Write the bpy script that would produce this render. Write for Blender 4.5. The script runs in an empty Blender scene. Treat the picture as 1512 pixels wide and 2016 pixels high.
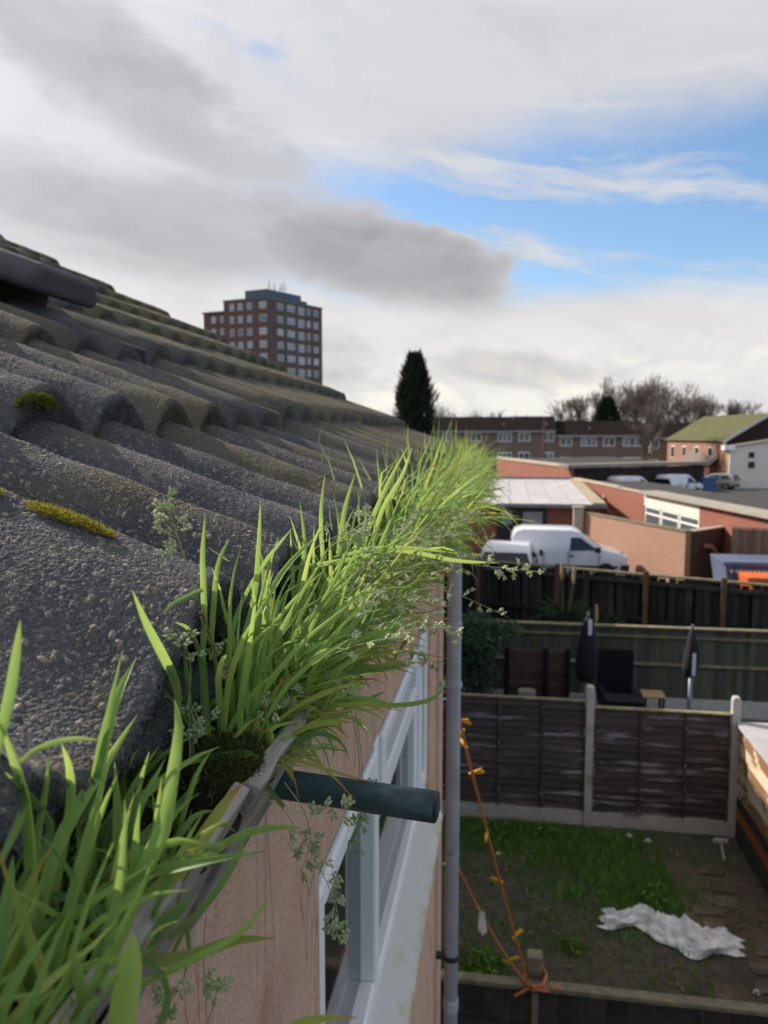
import bpy, math, random
import numpy as np
from mathutils import Vector, Matrix, Euler
R = math.radians
random.seed(7); rng = np.random.default_rng(7)
sc = bpy.context.scene
col = sc.collection
# ------------------------------------------------------------------ camera
EYE = 5.2
PITCH, YAW = 5.77, 8.926
cam_d = bpy.data.cameras.new('camera'); cam = bpy.data.objects.new('camera', cam_d); col.objects.link(cam)
cam.location = (0, 0, EYE); cam.rotation_euler = (R(90 - PITCH), 0, R(YAW))
cam_d.sensor_fit = 'VERTICAL'; cam_d.sensor_height = 36; cam_d.sensor_width = 27; cam_d.lens = 27.04
cam_d.clip_start = .02; cam_d.clip_end = 3000
cam_d.dof.use_dof = True; cam_d.dof.focus_distance = .62; cam_d.dof.aperture_fstop = 11.5
sc.camera = cam
cy = sc.cycles; cy.max_bounces = 5; cy.diffuse_bounces = 3; cy.glossy_bounces = 2; cy.transmission_bounces = 3; cy.volume_bounces = 0; cy.caustics_reflective = cy.caustics_refractive = False
# ------------------------------------------------------------------ light
SUN_EL, SUN_AZ = 33.0, 296.0          # azimuth clockwise from +Y (the eaves direction): the sun stands to the left
sc.view_settings.view_transform = 'Standard'; sc.view_settings.look = 'None'
sc.view_settings.exposure = 0.97; sc.view_settings.gamma = 1.0
SUN_STRENGTH = 3.4; SKY_STRENGTH = .1
tosun = Vector((math.sin(R(SUN_AZ)) * math.cos(R(SUN_EL)), math.cos(R(SUN_AZ)) * math.cos(R(SUN_EL)), math.sin(R(SUN_EL))))
sl = bpy.data.lights.new('sun', 'SUN'); sl.energy = SUN_STRENGTH; sl.angle = R(.6); sl.color = (1, .9, .76)
sun = bpy.data.objects.new('sun', sl); col.objects.link(sun); sun.location = (-20, 0, 30)
sun.rotation_euler = (-tosun).to_track_quat('-Z', 'Y').to_euler()

class E:                               # tiny expression builder for shader math
    nt = None
    def __init__(s, o): s.o = o
    @staticmethod
    def m(op, *a, clamp=False):
        n = E.nt.nodes.new('ShaderNodeMath'); n.operation = op; n.use_clamp = clamp
        for i, v in enumerate(a):
            if isinstance(v, E): E.nt.links.new(v.o, n.inputs[i])
            else: n.inputs[i].default_value = v
        return E(n.outputs[0])
    def __add__(s, b): return E.m('ADD', s, b)
    __radd__ = __add__
    def __sub__(s, b): return E.m('SUBTRACT', s, b)
    def __rsub__(s, b): return E.m('SUBTRACT', b, s)
    def __mul__(s, b): return E.m('MULTIPLY', s, b)
    __rmul__ = __mul__
    def __truediv__(s, b): return E.m('DIVIDE', s, b)
def sstep(x, a, b):
    n = E.nt.nodes.new('ShaderNodeMapRange'); n.interpolation_type = 'SMOOTHSTEP'
    E.nt.links.new(x.o, n.inputs[0]); n.inputs[1].default_value = a; n.inputs[2].default_value = b
    return E(n.outputs[0])
def xyz(x, y, z):
    n = E.nt.nodes.new('ShaderNodeCombineXYZ')
    for i, v in enumerate((x, y, z)):
        if isinstance(v, E): E.nt.links.new(v.o, n.inputs[i])
        else: n.inputs[i].default_value = v
    return E(n.outputs[0])
def noise(v, scale, detail=4, rough=.55, dist=0.):
    n = E.nt.nodes.new('ShaderNodeTexNoise'); E.nt.links.new(v.o, n.inputs['Vector'])
    n.inputs['Scale'].default_value = scale; n.inputs['Detail'].default_value = detail
    n.inputs['Roughness'].default_value = rough; n.inputs['Distortion'].default_value = dist
    return E(n.outputs['Fac'])
def mixc(f, a, b):
    n = E.nt.nodes.new('ShaderNodeMix'); n.data_type = 'RGBA'
    if isinstance(f, E): E.nt.links.new(f.o, n.inputs[0])
    else: n.inputs[0].default_value = f
    for i, v in ((6, a), (7, b)):
        if isinstance(v, E): E.nt.links.new(v.o, n.inputs[i])
        else: n.inputs[i].default_value = (*v, 1)
    return E(n.outputs[2])

world = bpy.data.worlds.new('World'); sc.world = world; world.use_nodes = True
world.cycles.sampling_method = 'MANUAL'; world.cycles.sample_map_resolution = 512
nt = world.node_tree; nt.nodes.clear(); E.nt = nt
def build_sky():
    out = nt.nodes.new('ShaderNodeOutputWorld'); bg = nt.nodes.new('ShaderNodeBackground'); nt.links.new(bg.outputs[0], out.inputs[0])
    sky = nt.nodes.new('ShaderNodeTexSky'); sky.sky_type = 'NISHITA'; sky.sun_disc = False
    sky.sun_elevation = R(SUN_EL); sky.sun_rotation = R(SUN_AZ); sky.air_density = 1.0; sky.dust_density = .6; sky.ozone_density = 2.5
    bg.inputs[1].default_value = SKY_STRENGTH
    tc = nt.nodes.new('ShaderNodeTexCoord'); sp = nt.nodes.new('ShaderNodeSeparateXYZ'); nt.links.new(tc.outputs['Generated'], sp.inputs[0])
    dx, dy, dz = (E(sp.outputs[i]) for i in range(3))
    az = E.m('ARCTAN2', dx, dy); el = E.m('ARCSINE', E.m('MINIMUM', E.m('MAXIMUM', dz, -.99), .99))
    d = E(tc.outputs['Generated'])
    # soft warps so that every edge is ragged
    w1 = noise(d, 3.2, 5, .6) - .5; w2 = noise(xyz(dx + 7.3, dy, dz * 1.6), 4.1, 5, .6) - .5; w3 = noise(xyz(dx, dy + 4.4, dz * 2.2), 11, 6, .6) - .5
    fine = noise(xyz(az * 1.0, el * 2.2, 3.1), 7.5, 7, .63, .25)
    streak = noise(xyz(az * 1.15 - el * .4, el * 9 + az * 1.4 + w1 * .8, 1.7), 2.3, 7, .60, .35)
    a2 = az + w1 * .22 + w3 * .06; e2 = el + w2 * .055 + w3 * .030
    # the clear band: bounded below by the bank over the horizon, above by the high sheet
    low = sstep(e2 + az * .02, .150, .200)
    up = 1 - sstep(e2 - a2 * .095 + (fine - .5) * .05, .300, .385)
    side = sstep(a2 + e2 * .2, -.30, -.10)
    gap = low * up * side
    wisp = sstep(streak + (fine - .5) * .18, .49, .68)
    gap = gap * (1 - wisp * .82)
    gap2 = sstep(noise(xyz(az * 1.6, el * 4.5, 8.2), 2.6, 4, .55), .62, .78) * .5 * sstep(el, .10, .2)     # thin places elsewhere
    # dark bellies of the lower clouds
    def band(c, half_l, half_w, ang, soft=1.0):
        ca, sa = math.cos(ang), math.sin(ang)
        u = ((a2 - c[0]) * ca + (e2 - c[1]) * sa) / half_l; v = ((e2 - c[1]) * ca - (a2 - c[0]) * sa) / half_w
        r = u * u + v * v + (fine - .5) * .7 + w3 * .9
        return 1 - sstep(r, .0, 1.0 * soft)
    P = lambda x, y: ((x - 995) / 1514., (855 - y) / 1514.)
    dark = E.m('MAXIMUM', band(P(235, 225), .28, .052, R(-27), 1.5) * .52, band(P(765, 528), .19, .054, R(-12), 1.5) * .74)
    dark = E.m('MAXIMUM', dark, band(P(450, 480), .33, .062, R(-5), 1.6) * .46)
    dark = E.m('MAXIMUM', dark, band(P(690, 715), .05, .04, R(-25), 1.4) * .28)
    dark = E.m('MAXIMUM', dark, band(P(1010, 735), .12, .024, R(-3), 1.5) * .35)
    dark = dark * (.75 + .25 * sstep(fine, .25, .6))
    clear = E.m('MAXIMUM', gap * (1 - sstep(dark, .10, .40)), gap2 * (1 - sstep(dark, .05, .3)), clamp=True)
    big = noise(xyz(az * 1.3, el * 3.4 + az * .8, 5.5), 2.7, 7, .62, .5)
    shade = E.m('ADD', dark, sstep(big, .44, .72) * .16, clamp=True)
    puff = noise(xyz(az * 1.5, el * 3.2, 11.), 6.5, 7, .58, .2)
    glow = sstep(puff, .44, .66) * (1 - sstep(el + w3 * .05, .05, .12))
    veil = sstep(puff, .36, .50) * (1 - sstep(puff, .50, .62)) * (1 - sstep(el, .08, .15))
    white = mixc(sstep(el, .02, .26), (4.8, 4.68, 4.4), (3.5, 3.5, 3.68))
    white = mixc(sstep(streak, .50, .72) * .45, white, (4.6, 4.5, 4.4))
    white = mixc(sstep(fine, .45, .75) * .30, white, (3.0, 3.1, 3.5))
    white = mixc(veil * .35, white, (3.1, 3.25, 3.55)); white = mixc(glow * .75, white, (5.5, 5.15, 4.6))
    # thin cloud scatters forward: it is brighter towards the sun
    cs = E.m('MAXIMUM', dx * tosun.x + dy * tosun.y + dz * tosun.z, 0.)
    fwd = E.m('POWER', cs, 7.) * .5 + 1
    cl = mixc(shade, white, (1.45, 1.47, 1.60))
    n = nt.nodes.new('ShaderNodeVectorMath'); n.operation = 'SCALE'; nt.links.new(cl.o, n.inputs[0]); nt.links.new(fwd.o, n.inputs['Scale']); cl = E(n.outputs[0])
    skyc = E(sky.outputs[0])
    n = nt.nodes.new('ShaderNodeHueSaturation'); n.inputs['Saturation'].default_value = 1.18; n.inputs['Value'].default_value = .88
    nt.links.new(skyc.o, n.inputs['Color']); skyc = E(n.outputs[0])
    skyc = mixc(.10, skyc, (3.6, 3.7, 3.9))
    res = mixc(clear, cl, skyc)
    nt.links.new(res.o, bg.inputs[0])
build_sky()

# ------------------------------------------------------------------ helpers
def base_loc(o):
    v = Vector((0, 0, 0))
    while o: v += o.location; o = o.parent
    return v
def tag(o, label=None, cat=None, group=None, kind=None):
    if label: o['label'] = label
    if cat: o['category'] = cat
    if group: o['group'] = group
    if kind: o['kind'] = kind
    return o
def thing(name, label, cat, loc, rz=0, group=None):
    o = bpy.data.objects.new(name, None); col.objects.link(o); o.location = loc; o.rotation_euler = (0, 0, rz); o.empty_display_size = .2
    return tag(o, label, cat, group)
def copy_tree(o, parent=None):
    c = o.copy(); col.objects.link(c); c.parent = parent
    for ch in list(o.children): copy_tree(ch, c)
    return c
class MB:
    def __init__(s): s.v = []; s.f = []; s.c = []
    def add(s, vs, fs, c=None):
        n = len(s.v); s.v.extend([tuple(v) for v in vs]); s.f.extend([tuple(i + n for i in f) for f in fs])
        if c is not None: s.c.extend([c] * len(vs) if not isinstance(c, list) else c)
        return s
    def box(s, x0, x1, y0, y1, z0, z1, M=None):
        vs = [(x, y, z) for x in (x0, x1) for y in (y0, y1) for z in (z0, z1)]
        if M is not None: vs = [M @ Vector(v) for v in vs]
        return s.add(vs, [(0, 1, 3, 2), (4, 6, 7, 5), (0, 4, 5, 1), (2, 3, 7, 6), (0, 2, 6, 4), (1, 5, 7, 3)])
    def prism(s, pts, y0, y1, axis='y', M=None):      # polygon in the other two axes, extruded along axis
        n = len(pts)
        def p3(a, b, t): return {'y': (a, t, b), 'x': (t, a, b), 'z': (a, b, t)}[axis]
        vs = [p3(a, b, y0) for a, b in pts] + [p3(a, b, y1) for a, b in pts]
        if M is not None: vs = [M @ Vector(v) for v in vs]
        return s.add(vs, [tuple(range(n)), tuple(range(2 * n - 1, n - 1, -1))] + [(i, i + n, (i + 1) % n + n, (i + 1) % n) for i in range(n)])
    def tube(s, pts, r, n=8, cap=True):
        pts = [Vector(p) for p in pts]; rs = r if isinstance(r, (list, tuple)) else [r] * len(pts)
        vs = []; fs = []; up = None
        for i, p in enumerate(pts):
            t = (pts[min(i + 1, len(pts) - 1)] - pts[max(i - 1, 0)]).normalized()
            if up is None: up = t.orthogonal().normalized()
            else:
                up = up - t * up.dot(t); up = up.normalized() if up.length > 1e-6 else t.orthogonal().normalized()
            b = t.cross(up)
            vs += [p + (up * math.cos(2 * math.pi * k / n) + b * math.sin(2 * math.pi * k / n)) * rs[i] for k in range(n)]
        for i in range(len(pts) - 1):
            fs += [(i * n + k, i * n + (k + 1) % n, (i + 1) * n + (k + 1) % n, (i + 1) * n + k) for k in range(n)]
        if cap: fs += [tuple(range(n - 1, -1, -1)), tuple((len(pts) - 1) * n + k for k in range(n))]
        return s.add(vs, fs)
    def lathe(s, prof, n=12, M=None):                  # (r, z) profile round z
        vs = [(r * math.cos(2 * math.pi * k / n), r * math.sin(2 * math.pi * k / n), z) for r, z in prof for k in range(n)]
        if M is not None: vs = [M @ Vector(v) for v in vs]
        return s.add(vs, [(i * n + k, i * n + (k + 1) % n, (i + 1) * n + (k + 1) % n, (i + 1) * n + k) for i in range(len(prof) - 1) for k in range(n)]
                     + [tuple(range(n - 1, -1, -1)), tuple((len(prof) - 1) * n + k for k in range(n))])
    def build(s, name, mat, parent=None, local=False, bevel=0, smooth=False, seg=2):
        off = Vector((0, 0, 0))
        if parent is not None and not local: off = base_loc(parent)
        me = bpy.data.meshes.new(name); o = bpy.data.objects.new(name, me); col.objects.link(o)
        if parent is None and not local:
            a = np.array(s.v); off = Vector(((a[:, 0].min() + a[:, 0].max()) / 2, (a[:, 1].min() + a[:, 1].max()) / 2, a[:, 2].min())); o.location = off
        me.from_pydata([(v[0] - off.x, v[1] - off.y, v[2] - off.z) for v in s.v], [], s.f)
        if s.c:
            at = me.attributes.new('gc', 'FLOAT_COLOR', 'POINT')
            at.data.foreach_set('color', np.array([(*c, 1.) for c in s.c], dtype=np.float32).ravel())
        me.materials.append(mat)
        if smooth: me.shade_smooth()
        o.parent = parent
        if bevel:
            m = o.modifiers.new('bevel', 'BEVEL'); m.width = bevel; m.segments = seg; m.limit_method = 'ANGLE'; m.angle_limit = R(35)
        return o
def inst(src, loc, parent=None, rz=0, scale=None):     # another object on the same mesh
    o = src.copy(); col.objects.link(o); o.parent = parent; o.location = loc; o.rotation_euler = (0, 0, rz)
    if scale: o.scale = scale
    for k in list(o.keys()): del o[k]
    return o
def strut(s, name, mat, kind='structure', **k): return tag(s.build(name, mat, **k), kind=kind)
# ------------------------------------------------------------------ materials
def new_mat(name):
    m = bpy.data.materials.new(name); m.use_nodes = True; E.nt = m.node_tree
    p = m.node_tree.nodes['Principled BSDF']
    return m, m.node_tree, p
def coords(seedy=True, which='Object'):
    tc = E.nt.nodes.new('ShaderNodeTexCoord'); v = E(tc.outputs[which])
    if not seedy: return v
    oi = E.nt.nodes.new('ShaderNodeObjectInfo'); a = E.nt.nodes.new('ShaderNodeVectorMath'); a.operation = 'MULTIPLY_ADD'
    E.nt.links.new(oi.outputs['Random'], a.inputs[0]); a.inputs[1].default_value = (37, 23, 51); E.nt.links.new(v.o, a.inputs[2])
    return E(a.outputs[0])
def stretch(v, s):
    n = E.nt.nodes.new('ShaderNodeVectorMath'); n.operation = 'MULTIPLY'; E.nt.links.new(v.o, n.inputs[0]); n.inputs[1].default_value = s
    return E(n.outputs[0])
def bump(p, h, strength, dist):
    b = E.nt.nodes.new('ShaderNodeBump'); b.inputs['Strength'].default_value = strength; b.inputs['Distance'].default_value = dist
    E.nt.links.new(h.o, b.inputs['Height']); E.nt.links.new(b.outputs[0], p.inputs['Normal'])
def M(name, c1, c2=None, scale=5, rough=.7, bmp=.0, bscale=None, st=(1, 1, 1), c3=None, f3=(.58, .7), s3=1.5, metallic=0, spec=.4, detail=5, var=0.0, bdist=.01, coat=0):
    """c1/c2 mixed by noise, c3 in patches; var = brightness spread between objects"""
    m, t, p = new_mat(name)
    p.inputs['Roughness'].default_value = rough; p.inputs['Metallic'].default_value = metallic; p.inputs['Specular IOR Level'].default_value = spec
    if coat: p.inputs['Coat Weight'].default_value = coat
    if c2 is None: c2 = tuple(c * .8 for c in c1)
    v = stretch(coords(), st)
    n = noise(v, scale, detail, .6)
    c = mixc(sstep(n, .3, .7), c1, c2)
    if c3: c = mixc(sstep(noise(v, s3, 6, .65), *f3), c, c3)
    if var:
        oi = t.nodes.new('ShaderNodeObjectInfo'); h = t.nodes.new('ShaderNodeHueSaturation')
        k = E(oi.outputs['Random']) * (2 * var) + (1 - var)
        t.links.new(k.o, h.inputs['Value']); t.links.new(c.o, h.inputs['Color']); c = E(h.outputs[0])
    t.links.new(c.o, p.inputs['Base Color'])
    if bmp: bump(p, noise(v, bscale or scale * 4, 6, .65), bmp, bdist)
    return m
def brick_mat(name, c1, c2, mortar=(.32, .29, .26), rough=.85, c3=None, axis='x'):
    m, t, p = new_mat(name); p.inputs['Roughness'].default_value = rough
    tc = t.nodes.new('ShaderNodeTexCoord'); s = t.nodes.new('ShaderNodeSeparateXYZ'); t.links.new(tc.outputs['Object'], s.inputs[0])
    v = xyz(E(s.outputs[0]) + E(s.outputs[1]) * 1.0, E(s.outputs[2]), 0.)
    b = t.nodes.new('ShaderNodeTexBrick'); t.links.new(v.o, b.inputs['Vector']); b.inputs['Scale'].default_value = 1
    b.inputs['Brick Width'].default_value = .225; b.inputs['Row Height'].default_value = .075; b.inputs['Mortar Size'].default_value = .006; b.inputs['Mortar Smooth'].default_value = .3
    b.inputs['Color1'].default_value = (*c1, 1); b.inputs['Color2'].default_value = (*c2, 1); b.inputs['Mortar'].default_value = (*mortar, 1)
    c = E(b.outputs['Color'])
    o = E(tc.outputs['Object'])
    c = mixc(sstep(noise(o, .9, 5, .6), .45, .75) * .35, c, c3 or tuple(x * .55 for x in c1))
    t.links.new(c.o, p.inputs['Base Color']); bump(p, E(b.outputs['Fac']) * -1.0 + noise(o, 60, 3) * .3, .5, .006)
    return m
def glass(name, c=(.02, .025, .03), rough=.05):
    m, t, p = new_mat(name); p.inputs['Base Color'].default_value = (*c, 1); p.inputs['Roughness'].default_value = rough; p.inputs['Specular IOR Level'].default_value = .5
    return m

def tile_mat(name, mossy):
    m, t, p = new_mat(name); p.inputs['Roughness'].default_value = .95; p.inputs['Specular IOR Level'].default_value = .12
    v = coords()
    at = t.nodes.new('ShaderNodeAttribute'); at.attribute_name = 'gc'; sep = t.nodes.new('ShaderNodeSeparateColor'); t.links.new(at.outputs['Color'], sep.inputs[0])
    peb, rnd = E(sep.outputs[0]), E(sep.outputs[1])
    c = mixc(sstep(noise(v, 9, 5, .6), .3, .7), (.064, .067, .079), (.110, .109, .114))
    vo = t.nodes.new('ShaderNodeTexVoronoi'); vo.inputs['Scale'].default_value = 430; t.links.new(v.o, vo.inputs['Vector'])
    vs = t.nodes.new('ShaderNodeSeparateColor'); t.links.new(vo.outputs['Color'], vs.inputs[0])
    grain = sstep(E(vs.outputs[0]), .72, .98)
    c = mixc(grain * .30, c, (.24, .235, .225))
    c = mixc(sstep(E(vs.outputs[1]), .95, .99) * .6, c, (.38, .33, .25))
    c = mixc(peb * .8, c, mixc(rnd, (.15, .15, .15), (.36, .31, .235)))
    c = mixc(sstep(noise(v, 26, 4, .6), .62, .74) * .45, c, (.19, .185, .175))      # pale crust
    g = noise(stretch(v, (1, 1, 1)), 6, 6, .7)
    if mossy == 2: c = mixc(sstep(g, .40, .62) * .62, c, (.125, .112, .066)); c = mixc(sstep(noise(v, 45, 4), .6, .75) * .3, c, (.20, .18, .10))
    elif mossy: c = mixc(sstep(g, .30, .60) * .72, c, (.160, .146, .078)); c = mixc(sstep(noise(v, 45, 4), .6, .75) * .5, c, (.20, .18, .10))
    else: c = mixc(sstep(g, .50, .68) * .45, c, (.13, .115, .06))
    t.links.new(c.o, p.inputs['Base Color'])
    bump(p, E(vo.outputs['Distance']) * -1.0 + noise(v, 160, 4, .7) * .8, .9, .0022)
    return m
def leaf_mat(name, dark, light, yellow, tip=(.45, .22, .04), transl=.38, rough=.5):
    """gc.r = place along the blade, gc.g = random per blade, gc.b = how withered"""
    m, t, p = new_mat(name)
    at = t.nodes.new('ShaderNodeAttribute'); at.attribute_name = 'gc'; sep = t.nodes.new('ShaderNodeSeparateColor'); t.links.new(at.outputs['Color'], sep.inputs[0])
    tt, rr, dry = (E(sep.outputs[i]) for i in range(3))
    c = mixc(sstep(rr, .05, .75), dark, light); c = mixc(sstep(rr, .7, 1.) * .8, c, yellow)
    c = mixc((1 - sstep(tt, 0., .30)) * .45, c, (.30, .34, .13))              # pale sheath
    c = mixc(dry, c, mixc(sstep(tt, .75, .96), tuple(.6 * a + .4 * b for a, b in zip(light, tip)), tip))
    c = mixc(sstep(noise(coords(False), 60, 3), .5, .8) * .25, c, yellow)
    t.links.new(c.o, p.inputs['Base Color']); p.inputs['Roughness'].default_value = rough; p.inputs['Specular IOR Level'].default_value = .3
    tr = t.nodes.new('ShaderNodeBsdfTranslucent'); mx = t.nodes.new('ShaderNodeMixShader'); mx.inputs[0].default_value = transl
    c2 = mixc(.35, c, yellow); t.links.new(c2.o, tr.inputs['Color'])
    t.links.new(p.outputs[0], mx.inputs[1]); t.links.new(tr.outputs[0], mx.inputs[2]); t.links.new(mx.outputs[0], t.nodes['Material Output'].inputs[0])
    return m
# ------------------------------------------------------------------ shared materials
WHITE_PVC = M('white_plastic', (.88, .89, .91), (.84, .85, .88), 6, .35)
GREY_PVC = M('grey_plastic', (.40, .42, .47), (.33, .35, .40), 14, .45, c3=(.20, .20, .20), f3=(.6, .75), s3=9)
RENDER_PINK = None
def wall_mat():
    m, t, p = new_mat('pink_painted_render'); p.inputs['Roughness'].default_value = .85; p.inputs['Specular IOR Level'].default_value = .2
    v = coords(False); s = stretch(v, (1, 1, .62))
    w = noise(v, 6, 3)
    c = mixc(sstep(noise(s, 9, 6, .6), .3, .7), (.72, .45, .32), (.76, .56, .43))
    c = mixc(sstep(noise(v, 130, 4, .8), .46, .62) * .65, c, (.46, .26, .18))
    c = mixc(sstep(noise(v, 3.0, 4), .45, .65) * .35, c, (.52, .41, .32))
    c = mixc(sstep(noise(s, 7, 6, .62, .8), .52, .76) * .40, c, (.40, .085, .04))           # rusty runs
    crack = E.m('ABSOLUTE', noise(stretch(v, (1.0, 1.0, .20)), 6.5, 3, .5, 1.0) - .5)
    cr = 1 - sstep(crack, .0, .016)
    c = mixc(cr * .5 * sstep(noise(v, 5, 3), .40, .55), c, (.20, .09, .06))
    t.links.new(c.o, p.inputs['Base Color'])
    bump(p, noise(v, 240, 5, .7) * .9 + noise(s, 14, 5) * 1.2 - cr * .8, .8, .006)
    return m
RENDER_PINK = wall_mat()
WEATHERED = M('weathered_grey_timber', (.36, .33, .29), (.20, .18, .165), 60, .9, .9, 90, st=(1, .08, 1), c3=(.10, .095, .085), f3=(.55, .68), s3=45, bdist=.004)
SOIL = M('wet_soil', (.030, .021, .014), (.014, .010, .008), 60, .9, 1., 160, bdist=.006)
TILE = tile_mat('granular_concrete_tile', False); TILE_MOSSY = tile_mat('mossy_concrete_tile', True); TILE_MID = tile_mat('half_mossy_concrete_tile', 2)
DARK_GLASS = glass('window_glass', (.025, .03, .033), .04)
BLACK_RUBBER = M('black_rubber', (.015, .015, .017), None, 20, .6)
COPPER = M('verdigris_copper', (.018, .022, .029), (.065, .13, .14), 40, .55, .5, 60, st=(.5, 1, 1), c3=(.012, .012, .012), f3=(.52, .66), s3=22, metallic=.25, bdist=.002)

# ------------------------------------------------------------------ the house under the camera
WX = -.30                                                     # outer face of its garden wall
YF = 3.88                                                     # far gable
house = thing('terraced_house', 'pink rendered house with dark ribbed tile roof and white window, nearest the viewer', 'house', (WX, 0, 0))
w = MB()
Y0, Y1, Z0, Z1 = 1.20, 3.18, 3.61, 4.46
w.box(WX - .25, WX, -5, YF, 0, Z0); w.box(WX - .25, WX, -5, YF, Z1, 4.93)
w.box(WX - .25, WX, -5, Y0, Z0, Z1); w.box(WX - .25, WX, Y1, YF, Z0, Z1)
w.build('wall', RENDER_PINK, house)
g = MB(); g.prism([(WX - .25, 0), (-9.9, 0), (-9.9, 5.0), (-5.1, 7.2), (WX - .25, 5.0)], YF - .25, YF - .003)
g.prism([(WX - .25, 0), (-9.9, 0), (-9.9, 5.0), (-5.1, 7.2), (WX - .25, 5.0)], -5, -4.75); g.box(-10.1, -9.9, -5, YF, 0, 5.0)
g.build('gable_wall', brick_mat('house_brick', (.30, .13, .08), (.24, .10, .07)), house)
MB().box(-.31, -.188, -5, YF, 4.905, 4.928).build('soffit', WEATHERED, house)
def fascia(y0, y1, dx, seed):
    r = np.random.default_rng(seed); n = max(8, int((y1 - y0) / .02)); b = MB(); vs = []; fs = []
    for i in range(n + 1):
        y = y0 + (y1 - y0) * i / n; j = r.normal(0, .0008); k = r.normal(0, .0012)
        vs += [(-.143 + dx, y, 4.994 + k), (-.190 + dx + j, y, 4.897 + k), (-.199 + dx, y, 4.902), (-.1525 + dx, y, 4.998 + k)]
    for i in range(n):
        for a in range(4): fs.append((i * 4 + a, i * 4 + (a + 1) % 4, i * 4 + 4 + (a + 1) % 4, i * 4 + 4 + a))
    fs += [(3, 2, 1, 0), tuple(n * 4 + a for a in range(4))]
    b.add(vs, fs); return b.build('fascia_board', WEATHERED, house, bevel=.0015)
fascia(-1.5, .412, 0, 1); fascia(.416, YF + .02, .004, 2)
# soil lying in the timber trough between the board and the tiles
s = MB(); vs = []; fs = []; n = 260; k = 9
for i in range(n + 1):
    y = -.6 + (YF + .55) * i / n
    for j in range(k):
        x = -.235 + .085 * j / (k - 1)
        z = 4.972 + .012 * math.sin(y * 9) + .012 * math.sin(j * 1.3 + y * 31) + rng.normal(0, .003) + (.028 * math.exp(-((y - .435) / .045) ** 2)) * (1 if j > 3 else .4)
        vs.append((x, y, z))
for i in range(n):
    for j in range(k - 1): a = i * k + j; fs.append((a, a + 1, a + k + 1, a + k))
s.add(vs, fs)
strut(s, 'gutter_soil', SOIL, kind='stuff', smooth=True)

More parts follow.
